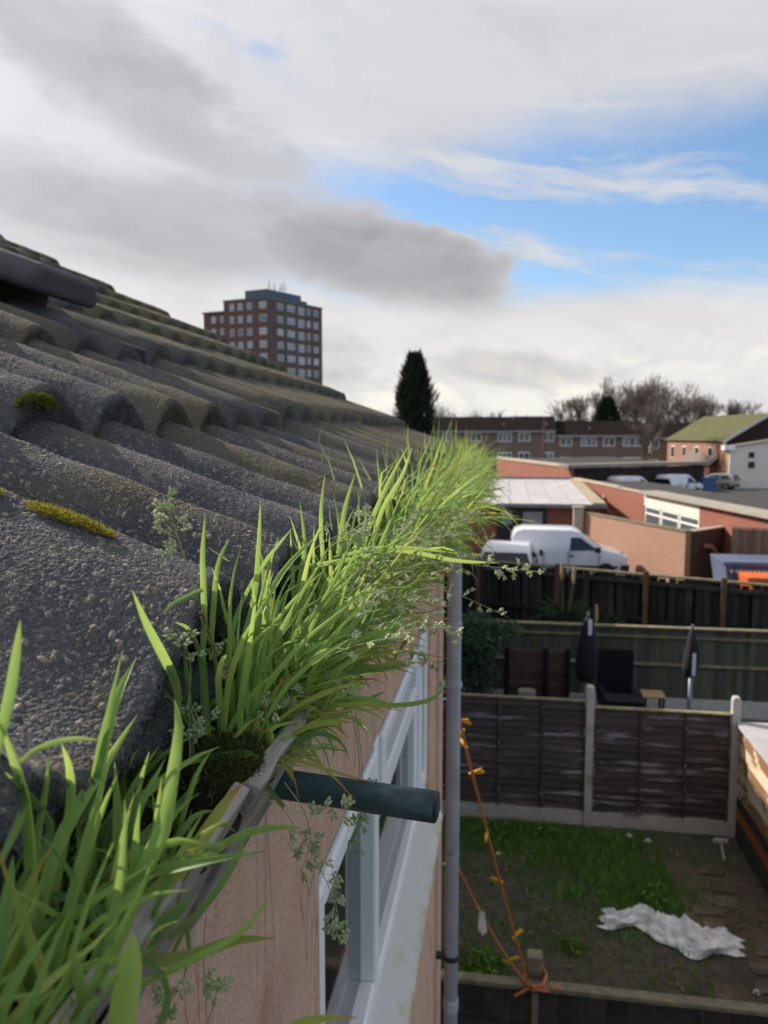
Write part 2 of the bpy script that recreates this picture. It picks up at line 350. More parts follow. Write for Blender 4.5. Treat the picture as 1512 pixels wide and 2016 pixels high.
# ---- tiles
TW, GA, RISE, SL, RH, ROLL = .326, .315, .1445, .345, .060, .163
CR = .0815                                                    # crest within each roll; the valleys between are narrow and sharp
def profile(y): return RH * np.abs(np.sin(np.pi * np.clip(y, 0, TW) / ROLL)) ** .85
FL = [(-.143, -.028), (-.124, -.040), (-.104, -.050), (-.084, -.058), (-.068, -.060), (-.05, -.057), (-.028, -.045), (-.003, -.028), (.0215, -.0155), (.0465, -.0062), (.0665, -.0014), (.0815, 0)]
def profile_flank(y):
    f = RH + np.interp(y, [a for a, _ in FL], [b for _, b in FL])
    for _ in range(40): f[:, 1:-1] = (f[:, :-2] + 2 * f[:, 1:-1] + f[:, 2:]) / 4
    return np.where(y >= CR, profile(y), f)
def tile_mesh(name, ns, ny, pebbles, seed, L=.43, flank=0.):
    r = np.random.default_rng(seed)
    s = np.linspace(0, L, ns); y = np.linspace(-flank, TW, ny); S, Yy = np.meshgrid(s, y, indexing='ij')
    H = np.zeros_like(S); C = np.zeros_like(S); Rn = np.zeros_like(S)
    ds, dy = s[1] - s[0], y[1] - y[0]
    if pebbles:
        for _ in range(6):                                        # low lumps
            H += .0005 * np.sin(S * r.uniform(20, 70) + Yy * r.uniform(-60, 60) + r.uniform(0, 6))
        H += r.normal(0, .00028, H.shape)
        for q in range(pebbles):
            big = r.random() < .06
            rad = r.uniform(.0011, .0025) if big else r.uniform(.0005, .0010)
            cs, cyy = r.uniform(0, L), r.uniform(-flank, TW); asp = r.uniform(.7, 1.4)
            i0, i1 = max(0, int((cs - rad * 1.5) / ds)), min(ns, int((cs + rad * 1.5) / ds) + 2)
            j0, j1 = max(0, int((cyy + flank - rad * 1.5) / dy)), min(ny, int((cyy + flank + rad * 1.5) / dy) + 2)
            d2 = ((S[i0:i1, j0:j1] - cs) * asp / rad) ** 2 + ((Yy[i0:i1, j0:j1] - cyy) / asp / rad) ** 2
            b = np.sqrt(np.clip(1 - d2, 0, 1)) * rad * r.uniform(.35, .8)
            m = b > 0; sub = H[i0:i1, j0:j1]; sub[m] = np.maximum(sub[m], b[m] + sub[m] * .3)
            if big and r.random() < .8 or r.random() < .03:
                cc = C[i0:i1, j0:j1]; cc[m] = 1.; Rn[i0:i1, j0:j1][m] = r.random()
    ed = .006; front = np.clip(S / ed, 0, 1)
    Z = SL * S + (profile_flank(Yy) if flank else profile(Yy)) + H - .006 * (1 - np.sqrt(np.clip(1 - (1 - front) ** 2, 0, 1)))
    X = -S + 0 * Yy
    if pebbles: X[0] += r.normal(0, .0012, ny)
    V = np.stack([X, Yy, Z], -1).reshape(-1, 3); CC = np.stack([C, Rn, 0 * C], -1).reshape(-1, 3)
    idx = np.arange(ns * ny).reshape(ns, ny)
    F = np.stack([idx[:-1, :-1], idx[:-1, 1:], idx[1:, 1:], idx[1:, :-1]], -1).reshape(-1, 4)
    nv = len(V)
    # front skirt (two rows) and side skirts
    rows = 4 if pebbles else 2; fr = []
    for q in range(1, rows + 1):
        t = q / rows; fr.append(np.stack([X[0] - .016 * t + (r.normal(0, .0012, ny) if pebbles else 0), Yy[0], Z[0] - .031 * t], -1))
    V = np.concatenate([V] + fr); CC = np.concatenate([CC, np.zeros((rows * ny, 3))])
    prev = idx[0]
    for q in range(rows):
        cur = nv + q * ny + np.arange(ny); F = np.concatenate([F, np.stack([prev[:-1], cur[:-1], cur[1:], prev[1:]], -1)]); prev = cur
    for j, flip in ((0, 0), (ny - 1, 1)):
        n0 = len(V); V = np.concatenate([V, np.stack([X[:, j], Yy[:, j], Z[:, j] - .036], -1)]); CC = np.concatenate([CC, np.zeros((ns, 3))])
        a = idx[:, j]; b = n0 + np.arange(ns); q = np.stack([a[:-1], a[1:], b[1:], b[:-1]], -1)
        F = np.concatenate([F, q[:, ::-1] if flip else q])
    me = bpy.data.meshes.new(name); me.from_pydata(V.tolist(), [], F.tolist())
    at = me.attributes.new('gc', 'FLOAT_COLOR', 'POINT'); at.data.foreach_set('color', np.concatenate([CC, np.ones((len(CC), 1))], 1).astype(np.float32).ravel())
    me.shade_smooth()
    return me
deck = MB()
deck.prism([(-.20, 5.025), (-5.2, 5.025 + 5.0 * .4587), (-5.2, 4.9 + 5.0 * .4587), (-.21, 4.98)], -5.1, YF)
deck.prism([(-5.2, 5.03 + 5.0 * .4587), (-10.2, 5.03), (-10.2, 4.95), (-5.2, 4.92 + 5.0 * .4587)], -5.1, YF)
roof = deck.build('roof', TILE, house)
base = {False: [tile_mesh('roof_tile', 7, 57, 0, 50 + i) for i in range(1)]}
mid = [tile_mesh('roof_tile', 180, 150, 12000, 60 + i) for i in range(2)]
ro = base_loc(roof)
for c in range(-3, 11):
    for kk in range(16):
        near = kk <= 2 and -1 <= c <= 2
        hero = kk == 0 and c == 0
        y = .3955 + TW * c
        if hero: me = tile_mesh('roof_tile', 420, 430, 34000, 100 + c, flank=.140)
        elif near: me = mid[(c + kk) % 2]
        else: me = base[False][0]
        far = c >= 4
        me2 = me
        o = bpy.data.objects.new('roof_tile', me2); col.objects.link(o); o.parent = roof
        lift = (.020 if far else 0) + rng.normal(0, .0022)
        o.location = Vector((-.19 - GA * kk + rng.normal(0, .003), y + rng.normal(0, .0015), 5.049 + RISE * kk + lift)) - ro
        if c == -1 and kk == 0: o.location += Vector((-.15, -.02, .045))
        o.rotation_euler = (rng.normal(0, .003), rng.normal(0, .004), rng.normal(0, .004))
        if len(o.material_slots) == 0: me2.materials.append(TILE)
        o.material_slots[0].link = 'OBJECT'; o.material_slots[0].material = TILE_MOSSY if c >= 5 else TILE_MID if c >= 2 else TILE
# edge roll where the neighbour's raised tiles begin
jy = .3955 + TW * 4
for kk in range(0, 16):
    b = MB(); x0 = -.19 - GA * kk + .002; z0 = 5.057 + RISE * kk + .022
    b.prism([(x0, z0 - .02), (x0, z0 + .024), (x0 - .40, z0 + .024 + SL * .40), (x0 - .40, z0 - .02 + SL * .40)], jy - .012, jy + .006)
    b.build('tile_edge', TILE_MOSSY if kk % 2 else TILE, roof, bevel=.004)
# hooded ventilation tile high on the left
vx, vy, vz = -.96, 1.60, 5.415
PLASTIC_DARK = M('dark_vent_plastic', (.075, .075, .085), (.055, .055, .062), 12, .7, .3, 60)
v = MB(); Mv = Matrix.Translation((vx, vy, vz + .075)) @ Matrix.Rotation(math.atan(.36), 4, 'Y')
v.prism([(-.13, 0), (.13, 0), (.13, .03), (.10, .062), (-.10, .062), (-.13, .03)], 0, -.42, 'x', Mv); v.build('vent_hood', PLASTIC_DARK, roof, bevel=.014, seg=3)
v = MB(); v.prism([(-.09, -.10), (.09, -.10), (.09, .01), (-.09, .01)], -.10, -.36, 'x', Mv); v.build('vent_throat', BLACK_RUBBER, roof)
b = MB(); b.tube([(vx + .025, vy - .02, vz - .005), (vx - .02, vy - .02, vz + .012), (vx - .30, vy - .02, vz + .105)], [.034, .042, .042], 14); b.build('vent_base', PLASTIC_DARK, roof, smooth=True)

# ---- window
FX = -.318
win = MB(); fr = [(1.17, 1.212), (1.875, 1.95), (2.78, 2.85), (3.12, 3.18)]
win.box(-.38, FX, 1.17, 3.18, 3.66, 3.745); win.box(-.38, FX, 1.17, 3.18, 4.41, 4.47)
for a, b_ in fr: win.box(-.38, FX - .001, a, b_, 3.745, 4.41)
window = win.build('window', WHITE_PVC, house, bevel=.006)
def sash(y0, y1, z0, z1, t=.062):
    f = MB(); x0, x1 = -.372, FX + .012
    f.box(x0, x1, y0, y0 + t, z0, z1); f.box(x0, x1, y1 - t, y1, z0, z1)
    f.box(x0, x1 - .001, y0 + t, y1 - t, z0, z0 + t); f.box(x0, x1 - .001, y0 + t, y1 - t, z1 - t, z1)
    f.build('sash', WHITE_PVC, window, bevel=.007)
    MB().box(-.352, -.346, y0 + t - .005, y1 - t + .005, z0 + t - .005, z1 - t + .005).build('pane', DARK_GLASS, window)
    gk = MB(); q = .006
    for a, c_, d, e in ((y0 - q, y0, z0 - q, z1 + q), (y1, y1 + q, z0 - q, z1 + q), (y0, y1, z0 - q, z0), (y0, y1, z1, z1 + q)): gk.box(-.345, FX - .004, a, c_, d, e)
    gk.build('gasket', BLACK_RUBBER, window)
sash(1.220, 1.867, 3.753, 4.402, .05); sash(1.958, 2.772, 4.235, 4.402, .045); sash(2.858, 3.112, 3.753, 4.402)
MB().box(-.378, FX - .002, 1.95, 2.78, 4.165, 4.225).build('transom', WHITE_PVC, window, bevel=.006)
MB().box(-.352, -.346, 1.95, 2.78, 3.745, 4.165).build('pane', DARK_GLASS, window)
def sill_mat():
    m, t, p = new_mat('algae_stained_sill'); p.inputs['Roughness'].default_value = .6
    tc = t.nodes.new('ShaderNodeTexCoord'); sp = t.nodes.new('ShaderNodeSeparateXYZ'); t.links.new(tc.outputs['Object'], sp.inputs[0]); v = E(tc.outputs['Object'])
    c = mixc(noise(v, 14, 5), (.62, .60, .57), (.50, .48, .45))
    c = mixc(sstep(noise(v, 11, 4, .55) + sstep(E(sp.outputs[0]), .015, .09) * .22, .56, .80) * .7, c, (.40, .43, .17))
    t.links.new(c.o, p.inputs['Base Color']); return m
sm = MB(); sm.prism([(FX - .005, 3.712), (-.236, 3.634), (-.231, 3.622), (-.236, 3.60), (-.325, 3.60)], 1.12, 3.06)
sill = sm.build('sill', sill_mat(), window, bevel=.003)

# ---- pipes
d = MB(); d.tube([(-.225, 3.57, .15), (-.225, 3.57, 4.66), (-.222, 3.57, 4.74), (-.19, 3.57, 4.82), (-.18, 3.57, 4.92)], .034, 16)
down = d.build('downpipe', GREY_PVC, house, smooth=True)
for z in (4.26, 2.35): MB().lathe([(.0345, 0), (.0385, .004), (.0385, .055), (.0345, .06)], 18, Matrix.Translation((-.225, 3.57, z))).build('collar', GREY_PVC, down, smooth=False)
for z in (4.0, 2.62, 1.2):
    q = MB(); q.lathe([(.036, 0), (.041, .002), (.041, .024), (.036, .026)], 18, Matrix.Translation((-.225, 3.57, z))); q.box(-.302, -.258, 3.55, 3.59, z + .004, z + .022); q.build('bracket', M('bracket_black', (.02, .02, .022), None, 9, .6) if z == 2.62 else GREY_PVC, down)
q = MB(); A, B = Vector((-.185, .556, 4.930)), Vector((-.045, .527, 4.934)); q.tube([A, A.lerp(B, .3), A.lerp(B, .7), B], .0112, 24, cap=False)
nq = len(q.v); q.tube([B, A.lerp(B, .6)], .0098, 24, cap=False); q.f.extend([(72 + i, 72 + (i + 1) % 24, nq + (i + 1) % 24, nq + i) for i in range(24)])
tag(q.build('overflow_pipe', COPPER, house, smooth=True), 'greenish black overflow pipe jutting out below the board')
# ------------------------------------------------------------------ grass in the trough
GRASS = leaf_mat('grass_leaf', (.10, .235, .07), (.29, .50, .11), (.56, .62, .18), transl=.52, rough=.42)
SEED = leaf_mat('seed_head', (.32, .42, .20), (.52, .58, .34), (.62, .62, .38), (.40, .27, .14), .25, .6)
DRY = leaf_mat('dry_stalk', (.16, .10, .045), (.28, .19, .09), (.36, .26, .12), (.30, .2, .1), .2, .7)
HEADV = Vector((0, 0, EYE))
_th, _ps = R(PITCH), R(YAW)
def at(px, py, Y):                                     # a point on the sight line at distance Y along the eaves
    r = (px - 756) / 1514.; u = -(py - 1008) / 1514.; fh = math.cos(_th) + u * math.sin(_th); z = -math.sin(_th) + u * math.cos(_th)
    d = Vector((r * math.cos(_ps) - fh * math.sin(_ps), r * math.sin(_ps) + fh * math.cos(_ps), z))
    return HEADV + d * (Y / d.y)
def clear_of_tiles(p):                                 # keep a leaf in front of the tile ends
    return HEADV + (p - HEADV) * (.180 / -p.x) if p.x < -.180 else p
def smooth_path(pts, n):
    pts = [Vector(p) for p in pts]
    if len(pts) == 2: return [pts[0].lerp(pts[1], i / (n - 1)) for i in range(n)]
    ext = [pts[0] * 2 - pts[1]] + pts + [pts[-1] * 2 - pts[-2]]; out = []
    for i in range(n):
        t = i / (n - 1) * (len(pts) - 1); k = min(int(t), len(pts) - 2); f = t - k; p0, p1, p2, p3 = ext[k:k + 4]
        out.append(.5 * ((2 * p1) + (p2 - p0) * f + (2 * p0 - 5 * p1 + 4 * p2 - p3) * f * f + (3 * p1 - p0 - 3 * p2 + p3) * f ** 3))
    return out
def blade(mb, path, width, face, rr, dry=0., fold=.28):
    n = len(path); vs = []; cs = []
    for i, p in enumerate(path):
        t = i / (n - 1); tan = (path[min(i + 1, n - 1)] - path[max(i - 1, 0)])
        tan = tan.normalized() if tan.length > 1e-9 else Vector((0, 0, 1))
        side = tan.cross(face); side = side.normalized() if side.length > 1e-4 else tan.orthogonal().normalized()
        nor = side.cross(tan)
        w = width * .5 * (.62 + .38 * min(1, t / .25)) * (1 - max(0, (t - .45) / .55) ** 2.2) + .00012
        vs += [p - side * w, p - nor * w * fold * 2, p + side * w]; cs += [(t, rr, dry)] * 3
    fs = []
    for i in range(n - 1): a = i * 3; fs += [(a, a + 1, a + 4, a + 3), (a + 1, a + 2, a + 5, a + 4)]
    mb.add(vs, fs, cs)
def spikelet(mb, p, d, ln, wd, rr, dry):
    ln *= 1.55; wd *= 1.45
    d = d.normalized(); a = d.orthogonal().normalized(); b = d.cross(a)
    for k in range(3):                                  # three overlapping florets
        q = p + d * ln * .22 * k + (a if k % 2 else -a) * wd * .25; dd = (d + (a if k % 2 else -a) * .28).normalized(); L = ln * (.62 - .06 * k)
        m_ = q + dd * L * .38
        vs = [q, m_ + a * wd * .5, m_ + b * wd * .4, m_ - a * wd * .5, m_ - b * wd * .4, q + dd * L]
        mb.add(vs, [(0, 2, 1), (0, 3, 2), (0, 4, 3), (0, 1, 4), (5, 1, 2), (5, 2, 3), (5, 3, 4), (5, 4, 1)], [(.5, rr, dry)] * 6)
def panicle(mb, path, start, n, br, sp, rr=.5, dry=0., rad=.0005, rs=None):
    rs = rs or random; pth = smooth_path(path, 24)
    k0 = len(mb.v); mb.tube(pth, [rad * (1 - .5 * i / 23) for i in range(24)], 5); mb.c += [(.4, rr * .8, dry)] * (len(mb.v) - k0)
    for i in range(n):
        t = start + (1 - start) * (i + rs.random() * .6) / n; k = min(int(t * 23), 22); p = pth[k].lerp(pth[k + 1], t * 23 - k); tan = (pth[k + 1] - pth[k]).normalized()
        o = tan.orthogonal().normalized(); o = (Matrix.Rotation(rs.uniform(0, 6.28), 3, tan) @ o)
        L = br * (1.15 - .8 * (t - start) / (1 - start)) * rs.uniform(.6, 1.1); d = (tan * .75 + o).normalized(); e = p + d * L
        k0 = len(mb.v); mb.tube([p, p.lerp(e, .5) + tan * L * .05, e], [rad * .45, rad * .4, rad * .35], 3); mb.c += [(.4, rr * .8, dry)] * (len(mb.v) - k0)
        for q in range(rs.choice((2, 3, 4))):
            f = 1 - q * .24; sd = (d * .8 + Vector((rs.gauss(0, .4), rs.gauss(0, .4), rs.gauss(0, .4) - .1))).normalized()
            spikelet(mb, p.lerp(e, f), sd, sp * rs.uniform(.75, 1.15), sp * .36, min(1, max(0, rr + rs.uniform(-.25, .25))), dry)
def rand_path(base, az, th0, bend, L, n=8, wob=.15):
    p = Vector(base); out = [p.copy()]; th = th0; a = az
    for i in range(n - 1):
        d = Vector((math.cos(a) * math.sin(th), math.sin(a) * math.sin(th), math.cos(th))); p = p + d * (L / (n - 1)); out.append(p.copy()); th += bend / (n - 1); a += random.gauss(0, wob)
    return out
toward = Vector((0, -1, .35)).normalized()
# ---- nearest tuft: every large blade is a piece of its own
tuft = thing('grass_tuft', 'broad bright green grass tuft closest to the viewer, at the roof edge', 'grass', (-.17, .30, 4.98))
HERO = [  # px path (root to tip), Y at root, Y at tip, width px, colour 0..1, dryness
 ([(225, 2120), (240, 2010), (255, 1905), (262, 1836)], .235, .235, 52, .80, 0),
 ([(100, 2130), (159, 2016), (237, 1802), (311, 1657), (332, 1572), (352, 1440), (343, 1376)], .26, .33, 31, .72, 0),
 ([(150, 1990), (168, 1720), (188, 1550), (212, 1430), (235, 1360), (268, 1294)], .31, .36, 22, .70, 0),
 ([(140, 1980), (165, 1720), (190, 1540), (210, 1423), (241, 1281)], .32, .37, 15, .22, 0),
 ([(60, 1900), (100, 1705), (148, 1598), (207, 1505), (271, 1406)], .29, .35, 23, .75, 0),
 ([(-30, 1560), (3, 1436), (20, 1363), (33, 1281), (40, 1221)], .33, .37, 14, .45, 0),
 ([(62, 1860), (60, 1705), (50, 1590), (26, 1492), (-10, 1400)], .27, .27, 27, .74, 0),
 ([(105, 1780), (125, 1660), (139, 1590), (137, 1517), (122, 1466)], .31, .33, 16, .72, 0),
 ([(70, 1740), (76, 1635), (89, 1561), (97, 1492)], .32, .34, 12, .6, 0),
 ([(232, 1780), (231, 1687), (231, 1598), (226, 1500)], .31, .33, 18, .8, 0),
 ([(186, 1790), (183, 1716), (181, 1657), (176, 1587)], .31, .33, 13, .6, 0),
 ([(180, 1930), (259, 1805), (355, 1709), (404, 1642), (444, 1580), (481, 1539)], .275, .36, 29, .80, .85),
 ([(200, 1880), (278, 1891), (370, 1883), (463, 1852), (543, 1847)], .285, .33, 22, .25, .5),
 ([(180, 1990), (274, 1939), (407, 1876), (481, 1828), (538, 1757)], .27, .33, 14, .72, .2),
 ([(280, 1850), (230, 1809), (167, 1776), (104, 1763), (30, 1768)], .28, .27, 17, .18, 0),
 ([(330, 1850), (400, 1787), (444, 1728), (474, 1672), (481, 1628)], .32, .36, 12, .35, 0),
 ([(120, 1980), (192, 1931), (278, 1868), (352, 1794), (382, 1756)], .28, .32, 23, .30, 0),
 ([(290, 1800), (311, 1739), (333, 1694), (349, 1656)], .32, .34, 10, .5, 0),
 ([(-20, 1950), (0, 1850), (15, 1765), (26, 1686)], .25, .26, 24, .7, 0),
 ([(0, 2080), (22, 1968), (55, 1810), (90, 1718)], .25, .28, 22, .8, 0),
 ([(0, 2030), (55, 1939), (100, 1880), (124, 1845)], .24, .26, 32, .76, 0),
 ([(40, 2000), (92, 1931), (155, 1865), (182, 1804)], .28, .30, 15, .2, 0),
 ([(480, 2080), (560, 2030), (620, 2008), (703, 2003)], .27, .29, 17, .6, .8),
 ([(300, 1780), (322, 1690), (306, 1740), (250, 1760), (190, 1770)][:2] + [(345, 1640)], .32, .35, 12, .15, 0),
 ([(30, 1800), (70, 1700), (100, 1630), (60, 1570), (10, 1520)], .30, .30, 13, .15, 0),
 ([(200, 1800), (250, 1680), (330, 1610), (395, 1530)], .33, .38, 20, .12, 0),
 ([(0, 1700), (40, 1610), (50, 1560), (30, 1545)], .28, .28, 16, .4, 0),
 ([(210, 1740), (180, 1640), (160, 1560), (60, 1480), (30, 1545)][:3], .33, .33, 10, .1, 0),
 ([(40, 1500), (80, 1472), (140, 1455), (196, 1456)], .36, .38, 8, .12, 0),
 ([(140, 2080), (190, 1960), (215, 1880), (205, 1800)], .27, .29, 26, .66, 0),
 ([(300, 2060), (330, 1960), (300, 1900), (240, 1880)], .29, .29, 12, .3, 0),
 ([(330, 1900), (365, 1830), (372, 1880), (360, 1930)], .31, .33, 8, .3, 0),
]
for pts, y0, y1, wpx, rr, dry in HERO:
    n = len(pts); W = [clear_of_tiles(at(px, py, y0 + (y1 - y0) * i / (n - 1))) for i, (px, py) in enumerate(pts)]
    pth = smooth_path(W, 14); b = MB(); mid_y = (y0 + y1) / 2
    blade(b, pth, wpx * mid_y / 1514. * 1.18, (HEADV - pth[7]).normalized() + Vector((random.gauss(0, .35), 0, random.gauss(0, .3))), rr, dry)
    b.build('blade', GRASS, tuft, smooth=True)
b = MB()
for i in range(150):
    y = random.uniform(.19, .40); x = random.uniform(-.215, -.15)
    if y > .34 and random.random() < .5: continue
    blade(b, rand_path((x, y, 4.975), random.gauss(.2, 1.3), random.uniform(.1, .7), random.uniform(.1, 1.3), random.uniform(.03, .085), 8), random.uniform(.002, .0045), toward + Vector((random.gauss(0, .6), 0, 0)), random.betavariate(1.6, 2.4), 0 if random.random() < .93 else .6)
tag(b.build('undergrowth', GRASS, tuft, smooth=True), kind='stuff')
for i in range(30):
    b = MB(); y = random.uniform(.19, .32); blade(b, rand_path((random.uniform(-.21, -.15), y, 4.965), random.gauss(.3, 1.2), random.uniform(.05, .6), random.gauss(.6, .5), random.uniform(.06, .125), 11, .2), random.uniform(.0032, .0058), toward + Vector((random.gauss(0, .5), 0, random.gauss(0, .3))), random.betavariate(2.2, 1.7), 0 if random.random() < .85 else .7); b.build('blade', GRASS, tuft, smooth=True)
for px, py, yy in ((150, 1690, .31), (60, 1745, .28), (80, 1790, .28), (430, 1920, .33), (340, 1940, .31)):
    b = MB(); e = at(px, py, yy); panicle(b, [at(px - 40, py + 150, yy), at(px - 10, py + 60, yy), e], .45, 8, .010, .0042, .6); b.build('seed_head', SEED, tuft)

# ---- dense grass along the board
def tuft_strip(name, label, ya, yb, count, lmin, lmax, wmin, wmax, bias=0., seg=8, base_z=4.980, xin=-.20):
    mb = MB(); left = count
    while left > 0:
        cy_ = random.uniform(ya, yb); cx_ = random.uniform(xin, -.150); n = min(left, random.randint(10, 30)); left -= n
        lean_az = random.gauss(.1, 1.0); lean = abs(random.gauss(.25, .22)); hue = random.uniform(-.22, .22); size = random.uniform(.5, 1.12)
        for k in range(n):
            a = random.uniform(0, 6.283); r = random.uniform(0, .016)
            d = Vector((math.cos(lean_az), math.sin(lean_az))) * lean + Vector((math.cos(a), math.sin(a))) * random.uniform(.05, .75) + Vector((.16, 0))
            th0 = min(1.35, d.length); az = math.atan2(d.y, d.x)
            L = random.uniform(lmin, lmax) * size * random.uniform(.6, 1.0) * (.74 if math.cos(az) > .2 and th0 > .35 and cy_ < 1.3 else 1) * (min(1, .58 + (cy_ - .48) * 2.6) if cy_ < .66 else 1); bend = random.gauss(.7, .55) if random.random() < .82 else random.uniform(1.3, 2.6)
            q = random.random(); dry = 0. if q < .82 else random.uniform(.4, 1.)
            rr = min(1, max(0, random.betavariate(2.0 + bias, 2.0) + hue))
            blade(mb, rand_path((cx_ + r * math.cos(a), cy_ + r * math.sin(a), base_z), az, th0, bend, L, seg, .30), random.uniform(wmin, wmax) * (.55 if random.random() < .25 else 1), toward + Vector((random.gauss(0, .8), random.gauss(0, .4), random.gauss(0, .5))), rr, dry)
    return mb
mid_t = thing('grass_tuft', 'dense light green grass tuft with seed heads leaning over the board beside the first ridge', 'grass', (-.17, .75, 4.98))
tag(tuft_strip('x', '', .485, 1.24, 2600, .08, .178, .0018, .0044, .4).build('foliage', GRASS, mid_t, smooth=True), kind='stuff')
b = MB()
for i in range(330):
    y = random.uniform(.44, 1.3); a = random.gauss(0, 1.3); blade(b, rand_path((random.uniform(-.21, -.15), y, 4.985), a, random.uniform(.7, 1.5), random.uniform(.2, 1.2), random.uniform(.04, .12), 7), random.uniform(.0012, .0032), toward + Vector((random.gauss(0, .8), 0, random.gauss(0, .5))), random.uniform(0, .4), 1.)
tag(b.build('dead_thatch', GRASS, mid_t, smooth=True), kind='stuff')
b = MB()
for i in range(120):
    y = random.uniform(.435, 1.0) if i % 3 else random.uniform(.435, .55); blade(b, rand_path((random.uniform(-.185, -.165), y, 4.985), random.gauss(.1, 1.5), abs(random.gauss(.22, .22)), random.gauss(.6, .6), random.uniform(.07, .16), 9, .3), random.uniform(.0026, .0046), toward + Vector((random.gauss(0, .5), random.gauss(0, .3), 0)), random.betavariate(2.6, 1.5))
tag(b.build('upright_foliage', GRASS, mid_t, smooth=True), kind='stuff')
far_t = thing('grass_tuft', 'blurred yellow-green grass running along the far half of the roof edge', 'grass', (-.17, 2.5, 4.98))
tag(tuft_strip('x', '', 1.2, 3.84, 6000, .13, .28, .0026, .0052, .8, 7, xin=-.26).build('foliage', GRASS, far_t, smooth=True), kind='stuff')
MIDH = [
 ([(352, 1400), (347, 1347), (321, 1291), (288, 1228), (260, 1161)], .42, .44, 18, .40, 0),
 ([(400, 1160), (384, 1168), (344, 1188), (317, 1211)], .46, .44, 10, .05, 0),
 ([(590, 1375), (690, 1382), (760, 1389), (830, 1383), (865, 1365), (877, 1331)], .55, .62, 10, .45, .1),
 ([(560, 1400), (650, 1330), (740, 1262), (803, 1193)], .55, .66, 13, .5, 0),
 ([(540, 1350), (640, 1270), (700, 1225), (722, 1165)], .55, .62, 13, .55, 0),
 ([(620, 1300), (700, 1260), (770, 1235), (805, 1215)], .6, .68, 12, .6, 0),
 ([(520, 1330), (600, 1240), (660, 1160), (700, 1090)], .55, .64, 11, .62, 0),
 ([(400, 1300), (402, 1200), (399, 1100), (404, 1012)], .50, .52, 10, .66, 0),
 ([(415, 1300), (420, 1200), (430, 1110), (452, 1060)], .50, .52, 9, .66, 0),
 ([(470, 1280), (500, 1180), (509, 1080), (513, 985)], .56, .58, 10, .7, 0),
 ([(440, 1320), (470, 1200), (520, 1110), (575, 1040)], .52, .58, 12, .58, 0),
 ([(450, 1340), (500, 1230), (560, 1120), (640, 1040)], .52, .6, 13, .55, 0),
 ([(470, 1390), (490, 1300), (485, 1250), (500, 1190)], .5, .55, 15, .3, 0),
 ([(560, 1320), (540, 1230), (528, 1170), (522, 1120)], .55, .57, 15, .5, .9),
 ([(590, 1280), (585, 1180), (600, 1080), (590, 985)], .62, .64, 9, .7, 0),
 ([(660, 1180), (668, 1080), (680, 1000), (700, 930)], .75, .78, 10, .75, 0),
 ([(640, 1170), (635, 1090), (632, 1010), (640, 930)], .75, .78, 8, .65, 0),
 ([(700, 1160), (720, 1060), (760, 960), (805, 875)], .85, .9, 9, .75, 0),
 ([(730, 1100), (750, 1010), (790, 940), (812, 880)], .95, .98, 9, .8, 0),
 ([(700, 1080), (800, 1085), (900, 1104), (983, 1108)], .8, .92, 9, .55, .3),
 ([(560, 1590), (520, 1540), (498, 1487), (420, 1490), (342, 1512)], .47, .40, 14, .10, 0),
 ([(430, 1480), (450, 1430), (470, 1395), (484, 1375)], .47, .48, 17, .10, 0),
 ([(470, 1420), (500, 1330), (560, 1270), (610, 1270), (640, 1250)], .5, .55, 10, .05, 0),
 ([(500, 1500), (560, 1475), (620, 1470), (690, 1480)], .50, .56, 8, .5, 0),
 ([(600, 1450), (680, 1400), (760, 1360), (700, 1340)][:3], .56, .62, 13, .3, 0),
 ([(650, 1330), (740, 1320), (820, 1305), (815, 1318)][:3], .6, .66, 10, .2, 0),
 ([(560, 1120), (640, 1110), (720, 1095), (780, 1080)], .62, .7, 9, .35, .2),
 ([(650, 1100), (740, 1080), (820, 1080), (900, 1090)], .75, .85, 8, .3, 0),
 ([(400, 1420), (395, 1300), (372, 1240), (345, 1225)], .45, .43, 9, .02, 0),
 ([(380, 1500), (375, 1400), (365, 1300), (360, 1250)], .43, .44, 10, .02, 0),
 ([(345, 1600), (420, 1510), (480, 1430), (500, 1400)], .42, .47, 14, .05, 0),
]
for pts, y0, y1, wpx, rr, dry in MIDH:
    n = len(pts); W = [clear_of_tiles(at(px, py, y0 + (y1 - y0) * i / (n - 1))) for i, (px, py) in enumerate(pts)]
    pth = smooth_path(W, 12); b = MB()
    blade(b, pth, wpx * (y0 + y1) / 2 / 1514. * 1.05, (HEADV - pth[6]).normalized() + Vector((random.gauss(0, .4), 0, random.gauss(0, .3))), rr, dry)
    b.build('blade', GRASS, mid_t, smooth=True)
